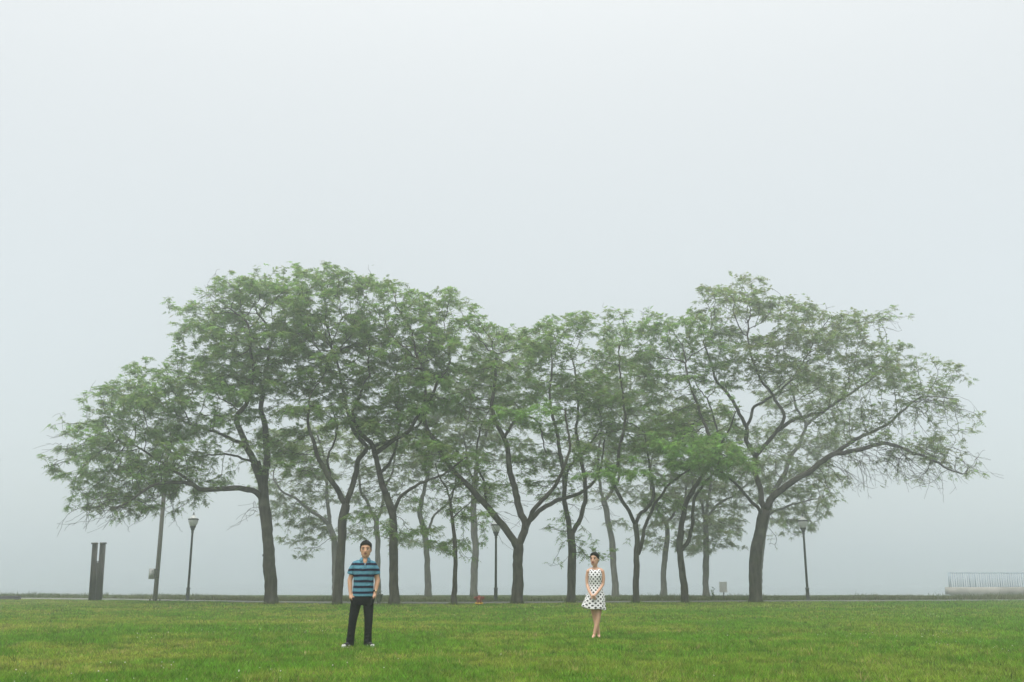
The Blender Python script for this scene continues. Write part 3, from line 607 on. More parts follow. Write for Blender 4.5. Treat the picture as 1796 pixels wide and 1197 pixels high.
tree('pale single trunked leaning tree standing behind the woman in the dotted dress', (1080, 1049.5), 71, [
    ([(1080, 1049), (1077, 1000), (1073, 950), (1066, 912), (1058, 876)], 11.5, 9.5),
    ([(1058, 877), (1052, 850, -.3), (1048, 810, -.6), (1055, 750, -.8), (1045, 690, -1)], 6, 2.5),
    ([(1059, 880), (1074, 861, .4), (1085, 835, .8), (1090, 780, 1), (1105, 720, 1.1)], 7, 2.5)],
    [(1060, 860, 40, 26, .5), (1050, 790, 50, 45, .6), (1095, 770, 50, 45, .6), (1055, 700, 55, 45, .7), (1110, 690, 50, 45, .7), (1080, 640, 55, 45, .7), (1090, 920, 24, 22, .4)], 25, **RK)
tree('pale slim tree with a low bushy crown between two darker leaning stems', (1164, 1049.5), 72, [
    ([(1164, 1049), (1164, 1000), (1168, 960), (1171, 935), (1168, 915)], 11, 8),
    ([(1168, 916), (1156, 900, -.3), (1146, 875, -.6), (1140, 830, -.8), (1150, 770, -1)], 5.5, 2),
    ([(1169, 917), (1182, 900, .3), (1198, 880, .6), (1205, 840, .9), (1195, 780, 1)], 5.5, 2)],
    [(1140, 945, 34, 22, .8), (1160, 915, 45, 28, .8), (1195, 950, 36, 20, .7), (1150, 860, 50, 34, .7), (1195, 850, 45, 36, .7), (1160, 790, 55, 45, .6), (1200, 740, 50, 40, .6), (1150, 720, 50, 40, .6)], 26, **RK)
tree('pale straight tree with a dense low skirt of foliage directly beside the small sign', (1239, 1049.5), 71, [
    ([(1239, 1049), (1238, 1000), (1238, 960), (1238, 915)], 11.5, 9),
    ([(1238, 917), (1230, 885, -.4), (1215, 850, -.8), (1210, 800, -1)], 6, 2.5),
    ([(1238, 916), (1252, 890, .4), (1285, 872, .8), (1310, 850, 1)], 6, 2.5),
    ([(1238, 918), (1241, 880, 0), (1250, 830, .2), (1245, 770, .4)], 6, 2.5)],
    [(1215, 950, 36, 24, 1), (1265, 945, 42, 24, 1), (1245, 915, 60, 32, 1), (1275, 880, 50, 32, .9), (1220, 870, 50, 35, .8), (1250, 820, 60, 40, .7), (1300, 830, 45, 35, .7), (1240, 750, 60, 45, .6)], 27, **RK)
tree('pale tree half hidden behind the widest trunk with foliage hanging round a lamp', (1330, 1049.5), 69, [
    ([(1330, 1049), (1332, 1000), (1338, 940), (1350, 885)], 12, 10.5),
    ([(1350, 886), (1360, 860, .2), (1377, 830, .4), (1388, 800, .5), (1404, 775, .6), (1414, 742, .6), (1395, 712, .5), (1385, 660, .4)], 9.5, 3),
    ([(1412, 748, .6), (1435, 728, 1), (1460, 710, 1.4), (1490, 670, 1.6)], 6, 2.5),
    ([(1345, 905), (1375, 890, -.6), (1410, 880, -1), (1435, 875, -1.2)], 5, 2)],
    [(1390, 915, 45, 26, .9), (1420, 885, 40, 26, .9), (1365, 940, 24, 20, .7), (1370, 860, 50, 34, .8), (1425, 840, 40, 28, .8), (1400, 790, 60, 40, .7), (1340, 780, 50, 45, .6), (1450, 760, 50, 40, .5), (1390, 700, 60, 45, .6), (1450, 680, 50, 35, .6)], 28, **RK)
print('TREES', TREE_STATS)
# ================================================================ THINGS ALONG THE PATH
def base_at(px, Y): p = at(px, 1050, Y); return np.array((p[0], Y, 0.0))
# ---- split steel post: two beams joined, a slot between their tops, a plate on each
Yp = float(ground(166, 1054)[1]); o = base_at(167, Yp); sc_ = 1 / ppm(Yp)
H = 97 * sc_; W = 24.5 * sc_
t = empty('steel_post', tuple(o), math.atan2(-o[0], o[1]) - R(5)); t.rotation_euler.y = -R(1.4); tag(t, 'dark split steel post of two joined beams with flat capped tops', 'steel post')
bw = 8.4 * sc_; gp = 2.0 * sc_; slot = H * .31
for s_ in (-1, 1):
    x = s_ * (bw / 2 + gp)
    mb = MB(); mb.box((x - bw * .42, 0, H / 2 - .02), (bw * .16, .36, H + .04)); mb.box((x + bw * .42, 0, H / 2 - .02), (bw * .16, .36, H + .04))
    mb.box((x, -.06, H / 2 - .02), (bw * .70, .05, H + .035))
    mb.build('beam', M['steel'], t)
    mb = MB(); mb.box((x + s_ * bw * .10, 0, H + .04), (bw * 1.25, .44, .075)); mb.build('cap_plate', M['steel'], t)
mb = MB(); mb.box((0, .02, (H - slot) / 2 - .05), (gp * 2 - .002, .20, H - slot)); mb.put([(-gp + .001, -.08, H - slot - .05), (gp - .001, -.08, H - slot - .05), (-gp + .001, .12, H - slot - .05), (gp - .001, .12, H - slot - .05), (-gp + .001, -.08, H - slot + .06), (gp - .001, -.08, H - slot + .06), (-gp + .001, .12, H - slot + .06), (gp - .001, .12, H - slot + .06), (0, -.08, H - slot - .02), (0, .12, H - slot - .02)],
    [(0, 8, 9, 2), (0, 2, 6, 4), (1, 5, 7, 3)], [(0, 4, 8), (8, 5, 1), (4, 6, 9), (4, 9, 8), (5, 8, 9), (5, 9, 7), (2, 9, 6), (3, 7, 9)])
mb.build('joining_plate', M['steel'], t)
mb = MB(); mb.box((bw + gp + .016, -.05, H / 2 - .02), (.03, .20, H)); mb.build('edge_strip', M['steel_pale'], t)
mb = MB(); mb.box((0, -.095, (H - slot) / 2 - .03), (.018, .03, H - slot - .06)); mb.build('seam', M['steel_pale'], t)
# ---- low dark timber beam at the end of the lawn
Yb = 59.5; p0 = at(35.5, 1046, Yb); p1 = at(-90, 1046.6, Yb + 1.5)
t = empty('timber_barrier', (p0[0], Yb, 0), math.atan2(1.5, p1[0] - p0[0]) - math.pi); tag(t, 'low dark blue timber barrier lying at the edge of the rough grass', 'barrier')
zt = p0[2]; Lb = float(p0[0] - p1[0])
for k in range(2):
    mb = MB(); mb.box((-Lb / 2, 0, zt - .05 - k * .112), (Lb, .16, .105)); mb.build('beam', M['dark_blue'], t)
for k in range(4):
    mb = MB(); mb.box((-.3 - k * 1.4, .1, zt / 2 - .05), (.12, .035, zt + .05)); mb.build('stake', M['dark_blue'], t)
# ---- utility pole with a meter box
Yu = 56.0; sc_ = 1 / ppm(Yu); o = base_at(272, Yu); r0 = 3.9 * sc_
t = empty('utility_pole', tuple(o)); tag(t, 'tall plain grey utility pole with a pale box strapped to its side', 'utility pole')
mb = MB(); mb.tube([(0, 0, -.05), (0.02, 0, 3), (.02, 0, 6), (0, 0, 8.6)], [r0, r0 * .95, r0 * .88, r0 * .8], 16); mb.build('pole', M['pole_grey'], t, True)
mb = MB(); mb.lathe([(r0 * .82, 8.58), (r0 * .86, 8.64), (r0 * .3, 8.72)]); mb.build('pole_cap', M['galv'], t, True)
zb0, zb1 = at(266, 1016, Yu)[2], at(266, 997.5, Yu)[2]
bx = MB(); bx.box((-r0 - .155, -.02, (zb0 + zb1) / 2), (.29, .22, zb1 - zb0)); box = bx.build('meter_box', M['galv'], t)
bv = box.modifiers.new('bevel', 'BEVEL'); bv.width = .02; bv.segments = 2
mb = MB(); mb.box((-r0 - .155, -.137, (zb0 + zb1) / 2), (.24, .012, zb1 - zb0 - .07)); mb.build('box_door', M['galv'], box)
mb = MB(); mb.box((-r0 - .11, -.147, zb1 - .13), (.06, .008, .05)); mb.build('latch', M['iron'], box)
for z in (zb0 + .08, zb1 - .06):
    mb = MB(); mb.lathe([(r0 * 1.0, z - .02), (r0 * 1.06, z - .018), (r0 * 1.06, z + .018), (r0 * 1.0, z + .02)]); mb.build('strap', M['iron'], t, True)
for a_ in range(4):
    mb = MB(); mb.lathe([(.035, -.03), (.035, .09), (.05, .09), (.05, .13)], ((r0 + .14) * math.cos(a_ * 1.57 + .5), (r0 + .14) * math.sin(a_ * 1.57 + .5), 0), 8); mb.build('anchor_bolt', M['iron'], t)
# ---- acorn lamps
m, nt, b = mat_new('lamp_globe'); setp(b, Base_Color=(0.78, 0.80, 0.79, 1), Roughness=.35)
b.inputs['Transmission Weight'].default_value = .15; b.inputs['Subsurface Weight'].default_value = .0; b.inputs['Alpha'].default_value = .85
M['globe'] = m
def lamp(px, py_top, label):
    Yl = 56.5; s = 1 / ppm(Yl); o = base_at(px, Yl); H = at(px, py_top, Yl)[2]; k = H / 4.75
    t = empty('street_lamp', tuple(o)); tag(t, label, 'street lamp', 'acorn globe lamps along the path')
    mb = MB(); mb.lathe([(.115, -.05), (.115, .05), (.10, .08), (.095, .62), (.11, .64), (.11, .70), (.075, .72)], n=16, flute=.03); mb.build('lamp_base', M['iron'], t, True)
    mb = MB(); mb.lathe([(.066, .70), (.056, 3.72 * k), (.075, 3.74 * k), (.075, 3.80 * k), (.055, 3.82 * k)], n=16, flute=.04); mb.build('post', M['iron'], t, True)
    z = 3.82 * k
    mb = MB(); mb.lathe([(.05, z), (.10, z + .06), (.115, z + .14), (.165, z + .24), (.17, z + .27), (.02, z + .275)]); mb.build('lamp_neck', M['iron'], t, True)
    z += .272
    g = MB(); g.lathe([(.155, z), (.225, z + .12), (.265, z + .25), (.27, z + .33), (.255, z + .36)], n=24); gl = g.build('globe', M['globe'], t, True)
    mb = MB(); mb.lathe([(.275, z + .34), (.285, z + .345), (.285, z + .40), (.275, z + .405)], n=24); mb.build('band', M['iron'], gl, True)
    mb = MB(); mb.lathe([(.258, z + .40), (.20, z + .46), (.12, z + .52), (.085, z + .56), (.07, z + .62)], n=24); mb.build('globe_top', M['globe'], t, True)
    mb = MB(); mb.lathe([(.075, z + .615), (.05, z + .64), (.03, z + .66), (.042, z + .69), (.03, z + .72), (.012, z + .78)], n=12); mb.build('finial', M['iron'], t, True)
lamp(329, 902.5, 'acorn globe lamp on a dark post beside the grey utility pole')
lamp(869.5, 915, 'acorn globe lamp on a dark post beside the V shaped trunk')
lamp(1417, 906, 'acorn globe lamp with foliage hanging round its globe')
# ---- fire hydrant
Yh = float(ground(840, 1061.2)[1]); o = base_at(840.5, Yh); s = 1 / ppm(Yh); k = (16.5 * s) / .45
t = empty('fire_hydrant', tuple(o)); tag(t, 'squat red fire hydrant with a yellow base ring on the lawn edge', 'fire hydrant')
mb = MB(); mb.lathe([(.125 * k, -.05), (.125 * k, .045 * k)]); mb.build('foot', M['hyd_red'], t, True)
mb = MB(); mb.lathe([(.19 * k, .045 * k), (.20 * k, .05 * k), (.20 * k, .09 * k), (.19 * k, .095 * k)], n=24); rg = mb.build('base_ring', M['hyd_yel'], t, True)
for i in range(8):
    mb = MB(); mb.lathe([(.016 * k, .09 * k), (.016 * k, .115 * k)], (.172 * k * math.cos(i * .785), .172 * k * math.sin(i * .785), 0), 6); mb.build('bolt', M['hyd_yel'], rg)
mb = MB(); mb.lathe([(.15 * k, .095 * k), (.135 * k, .14 * k), (.135 * k, .30 * k), (.145 * k, .31 * k), (.145 * k, .34 * k), (.12 * k, .365 * k), (.09 * k, .395 * k), (.05 * k, .41 * k)], n=20); mb.build('barrel', M['hyd_red'], t, True)
mb = MB(); mb.lathe([(.035 * k, .40 * k), (.035 * k, .45 * k), (.02 * k, .455 * k)], n=6); mb.build('operating_nut', M['hyd_red'], t)
for s_ in (-1, 1):
    mb = MB(); mb.tube([(s_ * .10 * k, 0, .27 * k), (s_ * .18 * k, 0, .31 * k)], .062 * k, 14); mb.tube([(s_ * .17 * k, 0, .305 * k), (s_ * .235 * k, 0, .34 * k)], .085 * k, 14); cp = mb.build('hose_cap', M['hyd_red'], t, True)
    mb = MB(); mb.tube([(s_ * .234 * k, 0, .34 * k), (s_ * .262 * k, 0, .353 * k)], .026 * k, 6); mb.build('cap_nut', M['hyd_red'], cp)
mb = MB(); mb.tube([(0, -.10 * k, .24 * k), (0, -.19 * k, .24 * k)], .075 * k, 14); mb.build('pumper_cap', M['hyd_red'], t, True)
# ---- urn planter with a few weeds
Yq = float(ground(664, 1061)[1]); o = base_at(664.5, Yq); s = 1 / ppm(Yq); hq = 18 * s
t = empty('urn_planter', tuple(o)); tag(t, 'dark grey green urn planter with weeds standing beside the straight trunk', 'planter')
k = hq
mb = MB(); mb.lathe([(.30 * k, -.02), (.30 * k, .10 * k), (.22 * k, .14 * k), (.16 * k, .22 * k), (.24 * k, .36 * k), (.30 * k, .60 * k), (.33 * k, .86 * k), (.42 * k, .93 * k), (.42 * k, 1.0 * k), (.35 * k, 1.0 * k), (.33 * k, .90 * k)], n=20); mb.build('bowl', M['urn'], t, True)
def sprig(name, parent, o, n, hgt, spread, seed, ln=.09, col=(0.07, 0.12, 0.035)):
    rng = np.random.default_rng(seed); st = MB(); LVs, Cs = [], []
    for i in range(n):
        tip = np.array((rng.normal(0, spread), rng.normal(0, spread), hgt * rng.uniform(.6, 1.05))); P = spline(np.array([(0, 0, 0), tip * (.4, .4, .55), tip]) + o, .06)
        st.tube(P, np.linspace(.009, .003, len(P)), 4)
        nl = max(4, int(hgt * 22)); ids = rng.integers(len(P) // 4, len(P), nl); bs = P[ids]; a_ = rng.uniform(0, 6.28, nl)
        d = np.stack((np.cos(a_), np.sin(a_), rng.uniform(-.2, .7, nl)), 1); d /= np.linalg.norm(d, axis=1)[:, None]
        sd = np.cross(d, (0, 0, 1)); l = rng.uniform(.6, 1.3, nl)[:, None] * ln
        V = np.stack((bs, bs + d * l * .5 + sd * l * .28, bs + d * l, bs + d * l * .5 - sd * l * .28), 1)
        LVs.append(V.reshape(-1, 3)); Cs.append(np.repeat(np.array(col) * rng.uniform(.6, 1.3, (nl, 1)), 4, 0))
    V = np.concatenate(LVs); me = np_mesh('leaves', V, None, np.arange(len(V)).reshape(-1, 4), np.concatenate(Cs))
    st.build('stems', M['twig'], parent); tag(link('leaves', me, M['leaf'], parent), kind='stuff')
sprig('weeds', t, np.array((-.06, 0, .92 * k)), 5, .22, .12, 3, .07)
# ---- small notice board on a post, print worn to a blur
Ys = 56.0; o = base_at(1269.2, Ys); s = 1 / ppm(Ys)
t = empty('notice_sign', tuple(o)); tag(t, 'small pale rectangular sign on a thin post in the rough grass', 'sign')
zt, zb = at(1269, 1020.8, Ys)[2], at(1269, 1039.5, Ys)[2]; w = 13.6 * s
m, nt, b = mat_new('sign_face'); N, L = nt.nodes, nt.links
tcn = N.new('ShaderNodeTexCoord'); mp = N.new('ShaderNodeMapping'); mp.inputs['Scale'].default_value = (6, 1, 14); L.new(tcn.outputs['Object'], mp.inputs[0])
nn = N.new('ShaderNodeTexNoise'); nn.inputs['Scale'].default_value = 2.2; nn.inputs['Detail'].default_value = 2; L.new(mp.outputs[0], nn.inputs['Vector'])
rp = N.new('ShaderNodeValToRGB'); rp.color_ramp.elements[0].position = .40; rp.color_ramp.elements[1].position = .56; rp.color_ramp.elements[0].color = (.56, .56, .545, 1); rp.color_ramp.elements[1].color = (.70, .70, .68, 1)
L.new(nn.outputs[0], rp.inputs[0]); L.new(rp.outputs[0], b.inputs['Base Color']); setp(b, Roughness=.7)
mb = MB(); mb.box((0, -.03, (zt + zb) / 2), (w, .018, zt - zb)); bd = mb.build('board', m, t); bv = bd.modifiers.new('bevel', 'BEVEL'); bv.width = .03; bv.segments = 3; bv.limit_method = 'ANGLE'
mb = MB(); mb.box((.02, 0, (zb + .12) / 2 - .02), (.055, .035, zb + .20)); mb.build('post', M['iron'], t)
# ---- sapling by the sign
Yt = 56.0; o = base_at(1251, Yt)
t = empty('sapling', tuple(o)); tag(t, 'tiny leafy green sapling growing between a pale trunk and the sign', 'sapling')
sprig('sapling', t, np.array((0, 0, 0.0)), 4, .64, .08, 9, .17, (0.085, 0.16, 0.04))
# ---- floodlight on the trunk of the left tree
Yf = float(ground(476, 1060)[1]); p = at(464, 975, Yf)
t = empty('floodlight', tuple(p)); tag(t, 'tiny dark floodlight bracketed to the trunk of the tree with the long low limb', 'floodlight')
mb = MB(); mb.box((-.03, -.02, .02), (.13, .10, .11), taper=.8); mb.build('housing', M['black'], t)
mb = MB(); mb.tube([(.02, 0, -.02), (.06, 0, -.05), (.18, 0, -.05)], .014, 8); mb.build('bracket', M['black'], t)
# ---- overlook platform with railings above the lake
Yo = 86.0; s = 1 / ppm(Yo)
pl = at(1663, 1030.4, Yo); zt = pl[2]; zb = at(1663, 1042.7, Yo)[2]; X0 = pl[0]; LX = 30.0; DY = 9.0
t = empty('overlook_platform', (X0, Yo, WATER_Z)); tag(t, 'pale concrete overlook platform with thin railings projecting over the lake', 'platform')
zt -= WATER_Z; zb -= WATER_Z
ang = R(-2.0)
xr = at(1700, 1049, Yo)[0] - X0
def back(x): return .7 + x * .36                       # the far side runs out over the lake at an angle
mb = MB(); V = []
for f_ in (0, 1): V += [(x, back(x) if f_ else 0, z) for x, z in ((0, zt), (LX, zt), (LX, zb - .55), (xr * 1.6, zb - .55), (xr * .75, zb - .16), (0, zb))]
mb.put(V, [(0, 5, 4, 1), (6, 7, 10, 11), (1, 4, 3, 2), (7, 8, 9, 10), (0, 1, 7, 6), (0, 6, 11, 5), (5, 11, 10, 4), (4, 10, 9, 3), (3, 9, 8, 2), (1, 2, 8, 7)])
mb.build('deck_slab', M['concrete'], t)
mb = MB(); x0_ = 3.2; V = [(x, y, z) for z in (-1.2, zb - .56) for x, y in ((x0_, .3), (LX - .5, .3), (LX - .5, back(LX) - .6), (x0_, back(x0_) - .3))]
mb.put(V, [(0, 3, 2, 1), (4, 5, 6, 7), (0, 1, 5, 4), (1, 2, 6, 5), (2, 3, 7, 6), (3, 0, 4, 7)]); mb.build('support_wall', M['concrete'], t)
xa = at(1670, 1030, Yo)[0] - X0; RH = at(1670, 1005, Yo)[2] - WATER_Z - zt
bm = MB(); bm.box((0, 0, RH / 2), (.026, .026, RH - .03)); me = bm.mesh('baluster'); bm = MB(); bm.box((0, 0, RH / 2), (.06, .06, RH + .02)); mp_ = bm.mesh('rail_post')
def rail(p, q, n):
    p, q = np.array(p), np.array(q)
    mb = MB(); mb.tube([p + (0, 0, zt + RH), q + (0, 0, zt + RH)], .032, 8); mb.build('top_rail', M['rail'], t)
    mb = MB(); mb.tube([p + (0, 0, zt + .09), q + (0, 0, zt + .09)], .02, 6); mb.build('bottom_rail', M['rail'], t)
    for i in range(n):
        big = i % 10 == 0; pt = p + (q - p) * i / n
        b_ = link('rail_post' if big else 'baluster', mp_ if big else me, M['rail'], t); b_.location = (pt[0], pt[1], zt - .005)
rail((xa, .22, 0), (LX - 14, .22, 0), 75)
rail((xa + .02, back(xa) - .25, 0), (LX - 14, back(LX - 14) - .25, 0), 75)
# ================================================================ PEOPLE
def remeshed(mb, voxel, iters, name):
    o = bpy.data.objects.new('tmp', mb.mesh('tmp')); COL.objects.link(o)
    m1 = o.modifiers.new('r', 'REMESH'); m1.mode = 'VOXEL'; m1.voxel_size = voxel
    m2 = o.modifiers.new('s', 'SMOOTH'); m2.factor = .5; m2.iterations = iters
    dg = bpy.context.evaluated_depsgraph_get(); me = bpy.data.meshes.new_from_object(o.evaluated_get(dg)); me.name = name
    bpy.data.objects.remove(o); return me
def limb(mb, pts, rad, n=14):
    P = np.array(pts, float); C = spline(np.concatenate((P, np.array(rad)[:, None]), 1), .03)
    mb.tube(C[:, :3], C[:, 3], n); mb.ball(C[0, :3], C[0, 3]); mb.ball(C[-1, :3], C[-1, 3])
def loft(mb, rings, n=40, fn=None):
    """rings (z, cx, cy, rx, ry), closed at both ends"""
    V = []; a = np.linspace(0, 2 * math.pi, n, endpoint=False)
    for z, cx, cy_, rx, ry in rings: V.append(np.stack((cx + rx * np.cos(a), cy_ + ry * np.sin(a), np.full(n, z)), 1))
    K = len(V); V = np.concatenate(V)
    i = np.arange(K - 1)[:, None] * n; k = np.arange(n)[None, :]; k2 = (k + 1) % n
    Q = np.stack((i + k, i + k2, i + n + k2, i + n + k), -1).reshape(-1, 4); kk = np.arange(n); m_ = K * n
    T = np.concatenate((np.stack((np.full(n, m_), (kk + 1) % n, kk), 1), np.stack((np.full(n, m_ + 1), (K - 1) * n + kk, (K - 1) * n + (kk + 1) % n), 1)))
    V = np.concatenate((V, [V[:n].mean(0)], [V[-n:].mean(0)])); mb.put(V, Q, T)
def head_pt(c, yaw, k, p):
    p = np.array(p) * k; return np.array((c[0] + p[0] * math.cos(yaw) - p[1] * math.sin(yaw), c[1] + p[0] * math.sin(yaw) + p[1] * math.cos(yaw), c[2] + p[2]))
def ringed(mb, c, yaw, k, rings, n=28):
    t = MB(); loft(t, [(z, 0, cy_, rx, ry) for z, cy_, rx, ry in rings], n); V = np.concatenate(t.v)
    mb.put(np.array([head_pt(c, yaw, k, v) for v in V]), np.concatenate(t.q), np.concatenate(t.t))
HAIR = ((-.078, .060, .040, .024), (-.052, .050, .058, .042), (-.022, .038, .069, .058), (.010, .030, .0745, .070), (.036, .027, .0785, .078), (.056, .023, .080, .085), (.074, .016, .079, .095), (.090, .010, .073, .098), (.108, .006, .060, .082), (.126, .010, .036, .052), (.133, .012, .012, .018))
def head(mb, c, yaw, k):
    rot = Matrix.Rotation(yaw, 4, 'Z'); h = lambda *p: head_pt(c, yaw, k, p)
    def bl(p, r): mb.ball(h(*p), np.array(r) * k, 18, 12, rot)
    ringed(mb, c, yaw, k, ((-.118, -.050, .016, .016), (-.111, -.048, .030, .032), (-.096, -.040, .045, .046), (-.075, -.030, .055, .060), (-.050, -.018, .062, .073), (-.020, -.008, .067, .083), (.010, .0, .070, .090), (.040, .006, .072, .094), (.070, .010, .068, .088), (.095, .012, .055, .070), (.110, .014, .035, .045), (.118, .014, .012, .015)))
    for s_ in (-1, 1):
        bl((s_ * .036, -.060, -.016), (.023, .022, .024)); bl((s_ * .072, .010, -.006), (.009, .021, .030)); bl((s_ * .052, .0, -.062), (.010, .030, .024))
    limb(mb, [h(0, -.086, .016), h(0, -.097, -.008), h(0, -.106, -.030)], [.009 * k, .011 * k, .014 * k], 10)
    for s_ in (-1, 1): bl((s_ * .013, -.094, -.033), (.010, .011, .009))
    limb(mb, [h(-.042, -.076, .030), h(0, -.084, .030), h(.042, -.076, .030)], [.011 * k] * 3, 8)
    limb(mb, [h(-.018, -.086, -.058), h(0, -.093, -.057), h(.018, -.086, -.058)], [.008 * k] * 3, 8)
def face(parent, c, yaw, k, hairmat, lipmat):
    h = lambda *p: head_pt(c, yaw, k, p); rot = Matrix.Rotation(yaw, 4, 'Z')
    for s_ in (-1, 1):
        mb = MB(); mb.ball(h(s_ * .031, -.0805, .006), np.array((.0145, .010, .0065)) * k, 12, 8, rot); ey = mb.build('eye', M['eye_white'], parent, True)
        mb = MB(); mb.ball(h(s_ * .031, -.0865, .006), np.array((.0075, .006, .0066)) * k, 10, 7, rot); mb.build('iris', M['hair'], ey, True)
        mb = MB(); mb.tube(np.array([h(s_ * .016, -.0885, .0105), h(s_ * .031, -.0935, .0135), h(s_ * .047, -.084, .010)]), .0018 * k, 6); mb.build('eyelid', M['hair'], ey, True)
        mb = MB(); limb(mb, [h(s_ * .014, -.0925, .030), h(s_ * .032, -.091, .036), h(s_ * .050, -.078, .031)], [.0030 * k, .0036 * k, .0022 * k], 6); mb.build('eyebrow', hairmat, parent, True)
    mb = MB(); limb(mb, [h(-.022, -.0905, -.060), h(0, -.1005, -.056), h(.022, -.0905, -.060)], [.003 * k, .0052 * k, .003 * k], 8); limb(mb, [h(-.016, -.092, -.066), h(0, -.0995, -.068), h(.016, -.092, -.066)], [.003 * k, .0055 * k, .003 * k], 8); mb.build('lips', lipmat, parent, True)
def skin(name, c1, c2):
    m = noisy(name, c1, c2, 7, .55, .08, 60, spec=.35); b = m.node_tree.nodes['Principled BSDF']
    b.inputs['Subsurface Weight'].default_value = .12; b.inputs['Subsurface Radius'].default_value = (.02, .008, .004); b.inputs['Subsurface Scale'].default_value = .5; return m
def cloth_bump(m, scale, st):
    nt = m.node_tree; N, L = nt.nodes, nt.links; b = N['Principled BSDF']
    t_ = N.new('ShaderNodeTexCoord'); mp = N.new('ShaderNodeMapping'); mp.inputs['Scale'].default_value = (1, 1, .45); mp.inputs['Rotation'].default_value = (0, .5, 0); L.new(t_.outputs['Object'], mp.inputs[0])
    n_ = N.new('ShaderNodeTexNoise'); n_.inputs['Scale'].default_value = scale; n_.inputs['Detail'].default_value = 3; n_.inputs['Distortion'].default_value = .6; L.new(mp.outputs[0], n_.inputs['Vector'])
    bp = N.new('ShaderNodeBump'); bp.inputs['Strength'].default_value = st; bp.inputs['Distance'].default_value = .02; L.new(n_.outputs[0], bp.inputs['Height']); L.new(bp.outputs[0], b.inputs['Normal'])
def mnode(N, L, op, a_, b_=None, c_=None):
    n_ = N.new('ShaderNodeMath'); n_.operation = op
    for k_, v_ in enumerate((a_, b_, c_)):
        if v_ is None: continue
        if isinstance(v_, (int, float)): n_.inputs[k_].default_value = v_
        else: L.new(v_, n_.inputs[k_])
    return n_.outputs[0]
M['skin_m'] = skin('skin_tan', (0.53, 0.30, 0.19), (0.60, 0.355, 0.235)); M['skin_w'] = skin('skin_fair', (0.56, 0.335, 0.225), (0.63, 0.39, 0.275))
M['hair'] = noisy('black_hair', (0.006, 0.006, 0.007), (0.018, 0.016, 0.016), 60, .75, .4, 120, stretch=(1, 1, .3), spec=.12); M['eye_white'] = noisy('eye_white', (.5, .48, .45), (.6, .58, .55), 10, .3)
M['lip_m'] = noisy('lip_brown', (.30, .11, .085), (.36, .14, .11), 20, .5); M['lip_w'] = noisy('lip_rose', (.36, .10, .10), (.42, .13, .13), 20, .45)
M['trouser'] = noisy('black_cotton', (0.007, 0.008, 0.010), (0.014, 0.015, 0.018), 30, .9, spec=.15); cloth_bump(M['trouser'], 9, .5)
M['white'] = noisy('white_rubber', (.62, .62, .60), (.75, .75, .73), 20, .7); M['shoe'] = noisy('dark_canvas', (.012, .012, .014), (.03, .03, .034), 40, .85)
M['gold'] = noisy('watch_metal', (.55, .40, .22), (.7, .55, .35), 20, .3, metal=.8)
# polo cloth: woven stripes by height
m, nt, b = mat_new('striped_cotton'); N, L = nt.nodes, nt.links; setp(b, Roughness=.9); b.inputs['Specular IOR Level'].default_value = .15
t_ = N.new('ShaderNodeTexCoord'); sp = N.new('ShaderNodeSeparateXYZ'); L.new(t_.outputs['Object'], sp.inputs[0])
wv = N.new('ShaderNodeTexNoise'); wv.inputs['Scale'].default_value = 5; L.new(t_.outputs['Object'], wv.inputs['Vector'])
z_ = mnode(N, L, 'ADD', sp.outputs[2], mnode(N, L, 'MULTIPLY', mnode(N, L, 'SUBTRACT', wv.outputs[0], .5), .022))
fr = mnode(N, L, 'FRACT', mnode(N, L, 'ADD', mnode(N, L, 'DIVIDE', mnode(N, L, 'SUBTRACT', z_, .910), .0954), 10.5))
ds = mnode(N, L, 'ABSOLUTE', mnode(N, L, 'SUBTRACT', fr, .5))
rp = N.new('ShaderNodeValToRGB'); L.new(ds, rp.inputs[0]); e = rp.color_ramp.elements
e[0].position = .185; e[0].color = (.013, .014, .036, 1); e[1].position = .215; e[1].color = (.06, .17, .245, 1)
for p_, c_ in ((.30, (.10, .265, .345)), (.36, (.07, .19, .26)), (.46, (.11, .28, .36))): q_ = e.new(p_); q_.color = (*c_, 1)
hm = N.new('ShaderNodeTexNoise'); hm.inputs['Scale'].default_value = 90; L.new(t_.outputs['Object'], hm.inputs['Vector'])
mx = N.new('ShaderNodeMixRGB'); mx.blend_type = 'OVERLAY'; mx.inputs[0].default_value = .35; L.new(rp.outputs[0], mx.inputs[1]); L.new(hm.outputs[0], mx.inputs[2]); L.new(mx.outputs[0], b.inputs['Base Color'])
cloth_bump(m, 11, .9); M['polo'] = m
M['collar'] = noisy('collar_blue', (.085, .22, .32), (.11, .27, .37), 40, .9)

